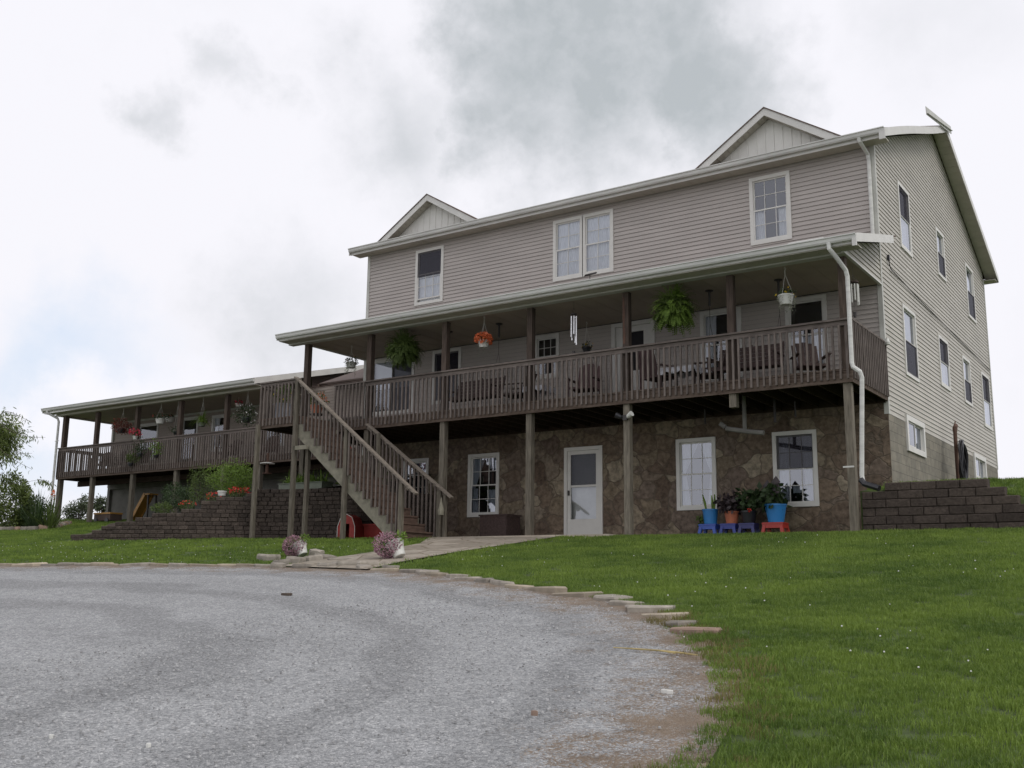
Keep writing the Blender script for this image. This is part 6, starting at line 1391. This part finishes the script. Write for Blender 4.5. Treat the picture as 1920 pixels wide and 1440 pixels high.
def scatter(name, P, src, label, cat, smin, smax, seed):
    me = bpy.data.meshes.new(name); me.from_pydata(P.tolist(), [], []); o = bpy.data.objects.new(name, me); col.objects.link(o); tag(o, label, cat); o['kind'] = 'stuff'
    g = bpy.data.node_groups.new(name + '_scatter', 'GeometryNodeTree'); g.interface.new_socket('Geometry', in_out='INPUT', socket_type='NodeSocketGeometry'); g.interface.new_socket('Geometry', in_out='OUTPUT', socket_type='NodeSocketGeometry')
    N = g.nodes.new; gi = N('NodeGroupInput'); go = N('NodeGroupOutput'); mp = N('GeometryNodeMeshToPoints'); ip = N('GeometryNodeInstanceOnPoints'); oi = N('GeometryNodeObjectInfo'); oi.inputs['Object'].default_value = src; oi.inputs['As Instance'].default_value = True
    rv = N('FunctionNodeRandomValue'); rv.data_type = 'FLOAT_VECTOR'; rv.inputs['Min'].default_value = (-.12, -.12, 0); rv.inputs['Max'].default_value = (.12, .12, 6.283); rv.inputs['Seed'].default_value = seed
    rs = N('FunctionNodeRandomValue'); rs.data_type = 'FLOAT'; rs.inputs['Min'].default_value = smin; rs.inputs['Max'].default_value = smax
    Lk = g.links.new; Lk(gi.outputs[0], mp.inputs['Mesh']); Lk(mp.outputs[0], ip.inputs['Points']); Lk(oi.outputs['Geometry'], ip.inputs['Instance']); Lk(rv.outputs['Value'], ip.inputs['Rotation']); Lk([s for s in rs.outputs if s.enabled and s.type == 'VALUE'][0], ip.inputs['Scale']); Lk(ip.outputs[0], go.inputs[0])
    m_ = o.modifiers.new('scatter', 'NODES'); m_.node_group = g; return o
def inpoly(P, poly):
    x, y = P[:, 0], P[:, 1]; c = np.zeros(len(P), bool); n = len(poly); j = n - 1
    for i in range(n):
        xi, yi = poly[i]; xj, yj = poly[j]; c ^= ((yi > y) != (yj > y)) & (x < (xj - xi) * (y - yi) / (yj - yi + 1e-12) + xi); j = i
    return c
rg = np.random.default_rng(99)
def lawn_points(dens, x0, x1, y0, y1, r=rg):
    n = int(dens * (x1 - x0) * (y1 - y0)); return np.column_stack([r.uniform(x0, x1, n), r.uniform(y0, y1, n)])
path_poly = PL + PR[::-1]
def keep_lawn(P, margin=.04):
    sd_ = edge_sd(P); wob = .10 * np.sin(P[:, 0] * 5.1 + P[:, 1] * 3.7) + .07 * np.sin(P[:, 0] * 11.3 - P[:, 1] * 8.1); k = sd_ < np.where(P[:, 0] > 15.6, wob * .5 + .06, -margin - .12)
    k &= ~inpoly(P, path_poly)
    k &= ~((P[:, 0] > -.2) & (P[:, 0] < 14.5) & (P[:, 1] > -2.35)); k &= ~((P[:, 0] > 2.9) & (P[:, 0] < 9.4) & (P[:, 1] > -2.6))
    wy = np.interp(P[:, 0], [p[0] for p in LWP[:10]], [p[1] for p in LWP[:10]]); k &= ~((P[:, 0] > -5.4) & (P[:, 0] < 2.9) & (P[:, 1] > wy - .05))
    k &= ~((P[:, 0] <= -5.4) & (P[:, 0] > -12.9) & (P[:, 1] > -5.4 + (-5.35 - P[:, 0]) * .85)); k &= ~((P[:, 1] > 4) & (P[:, 0] < 0) & (P[:, 0] > -17.5))
    k &= ~((P[:, 0] > 14.45) & (P[:, 0] < 18.2) & (P[:, 1] > -2.34) & (P[:, 1] < -2.02)); k &= ~((P[:, 0] > 0) & (P[:, 0] < 14.6) & (P[:, 1] >= -2.35) & (P[:, 1] < 12.2))
    k &= ~inpoly(P, [tuple(q) for q in A_]); return k
def to3(P, dz=0.): return np.column_stack([P, H(P[:, 0], P[:, 1]) + dz])
def in_view(P3, m=.12):
    d = P3 - CAM; z = d @ fwd; x = (d @ rt) / z; y = (d @ upv) / z; return (z > .5) & (np.abs(x) < 960 / FPX + m) & (np.abs(y) < 720 / FPX + m)
P = lawn_points(150, 9, 30, -22, -1.5); P = P[keep_lawn(P)]; P3 = to3(P); dist = np.linalg.norm(P3 - CAM, axis=1); k = in_view(P3, .55); P3 = P3[k]; dist = dist[k]
near = dist < 13
scatter('lawn_grass', P3[near], tuft(64, .10, .02, .052, .0042, 1, 'grass_blade'), 'short green lawn grass sloping up from the gravel to the house', 'grass', .7, 1.25, 1)
k = ~near & (rg.random(len(P3)) < .75)
scatter('lawn_grass', P3[k], tuft(40, .13, .02, .05, .008, 2, 'grass_blade'), 'green lawn grass farther up the slope near the house', 'grass', .7, 1.2, 2)
P = lawn_points(42, -24, 9, -14, 3.5); P = P[keep_lawn(P)]; P3 = to3(P); P3 = P3[in_view(P3, .15)]
scatter('lawn_grass', P3, tuft(36, .16, .025, .055, .012, 3, 'grass_blade'), 'green lawn grass on the left between the border stones and the terrace wall', 'grass', .7, 1.2, 3)
P = lawn_points(30, 14.6, 26, -2., 18); P = P[keep_lawn(P)]; P3 = to3(P); scatter('lawn_grass', P3, tuft(30, .18, .03, .08, .014, 4, 'grass_blade'), 'grass of the raised side yard behind the right retaining wall', 'grass', .7, 1.2, 4)
# dry and weedy fringe along the worn earth margin
P = lawn_points(60, 15.2, 19.5, -21, -11.5); sd_ = edge_sd(P); cl2 = np.sin(P[:, 0] * 3.1) * np.sin(P[:, 1] * 2.3 + 1); k = (sd_ > -.35) & (sd_ < .12 + .4 * cl2) & (rg.random(len(P)) < .8); scatter('dry_grass', to3(P[k], .015), tuft(34, .10, .012, .055, .0045, 5, 'grass_dry'), 'dry yellow-brown grass on the worn earth between gravel and lawn', 'grass', .6, 1.3, 5)
# clover heads
P = lawn_points(4.2, 9, 24, -19, -3); P = P[keep_lawn(P)]; cl_ = np.sin(P[:, 0] * .9 + 1) * np.sin(P[:, 1] * 1.1) + rg.normal(size=len(P)) * .5; P = P[cl_ > .55]
cm = MB(); cm.lathe((0, 0, .06), [(.003, 0), (.010, .004), (.011, .011), (.005, .018)], 7); cme = bpy.data.meshes.new('clover'); cme.from_pydata(cm.v, [], cm.f); cme.materials.append(MATS['fl_white'])
P2 = lawn_points(2.0, -8, 9, -12, -5.5); P2 = P2[keep_lawn(P2)]; scatter('clover_flowers', to3(np.concatenate([P, P2])), bpy.data.objects.new('clover', cme), 'tiny white clover heads dotted over the lawn', 'clover', .45, .8, 6)
# loose gravel stones near the camera
P = lawn_points(130, 11.5, 18.4, -19.5, -9.5); sd_ = edge_sd(P); P = P[(sd_ > .22) & ((sd_ > .8) | (rg.random(len(P)) < .4))]; P3 = to3(P, .024); P3 = P3[in_view(P3, .03)]
pm_ = stone_mb(np.random.default_rng(1), .011, .008, .008, 6); pme = bpy.data.meshes.new('pebble'); pme.from_pydata(pm_.v, [], pm_.f); pme.materials.append(MATS['pebble'])
for v_ in pme.vertices: v_.co.z = max(v_.co.z, -.004)
scatter('gravel_stones', P3, bpy.data.objects.new('pebble', pme), 'loose grey crushed stone lying on the drive', 'gravel', .35, 1.0, 7)
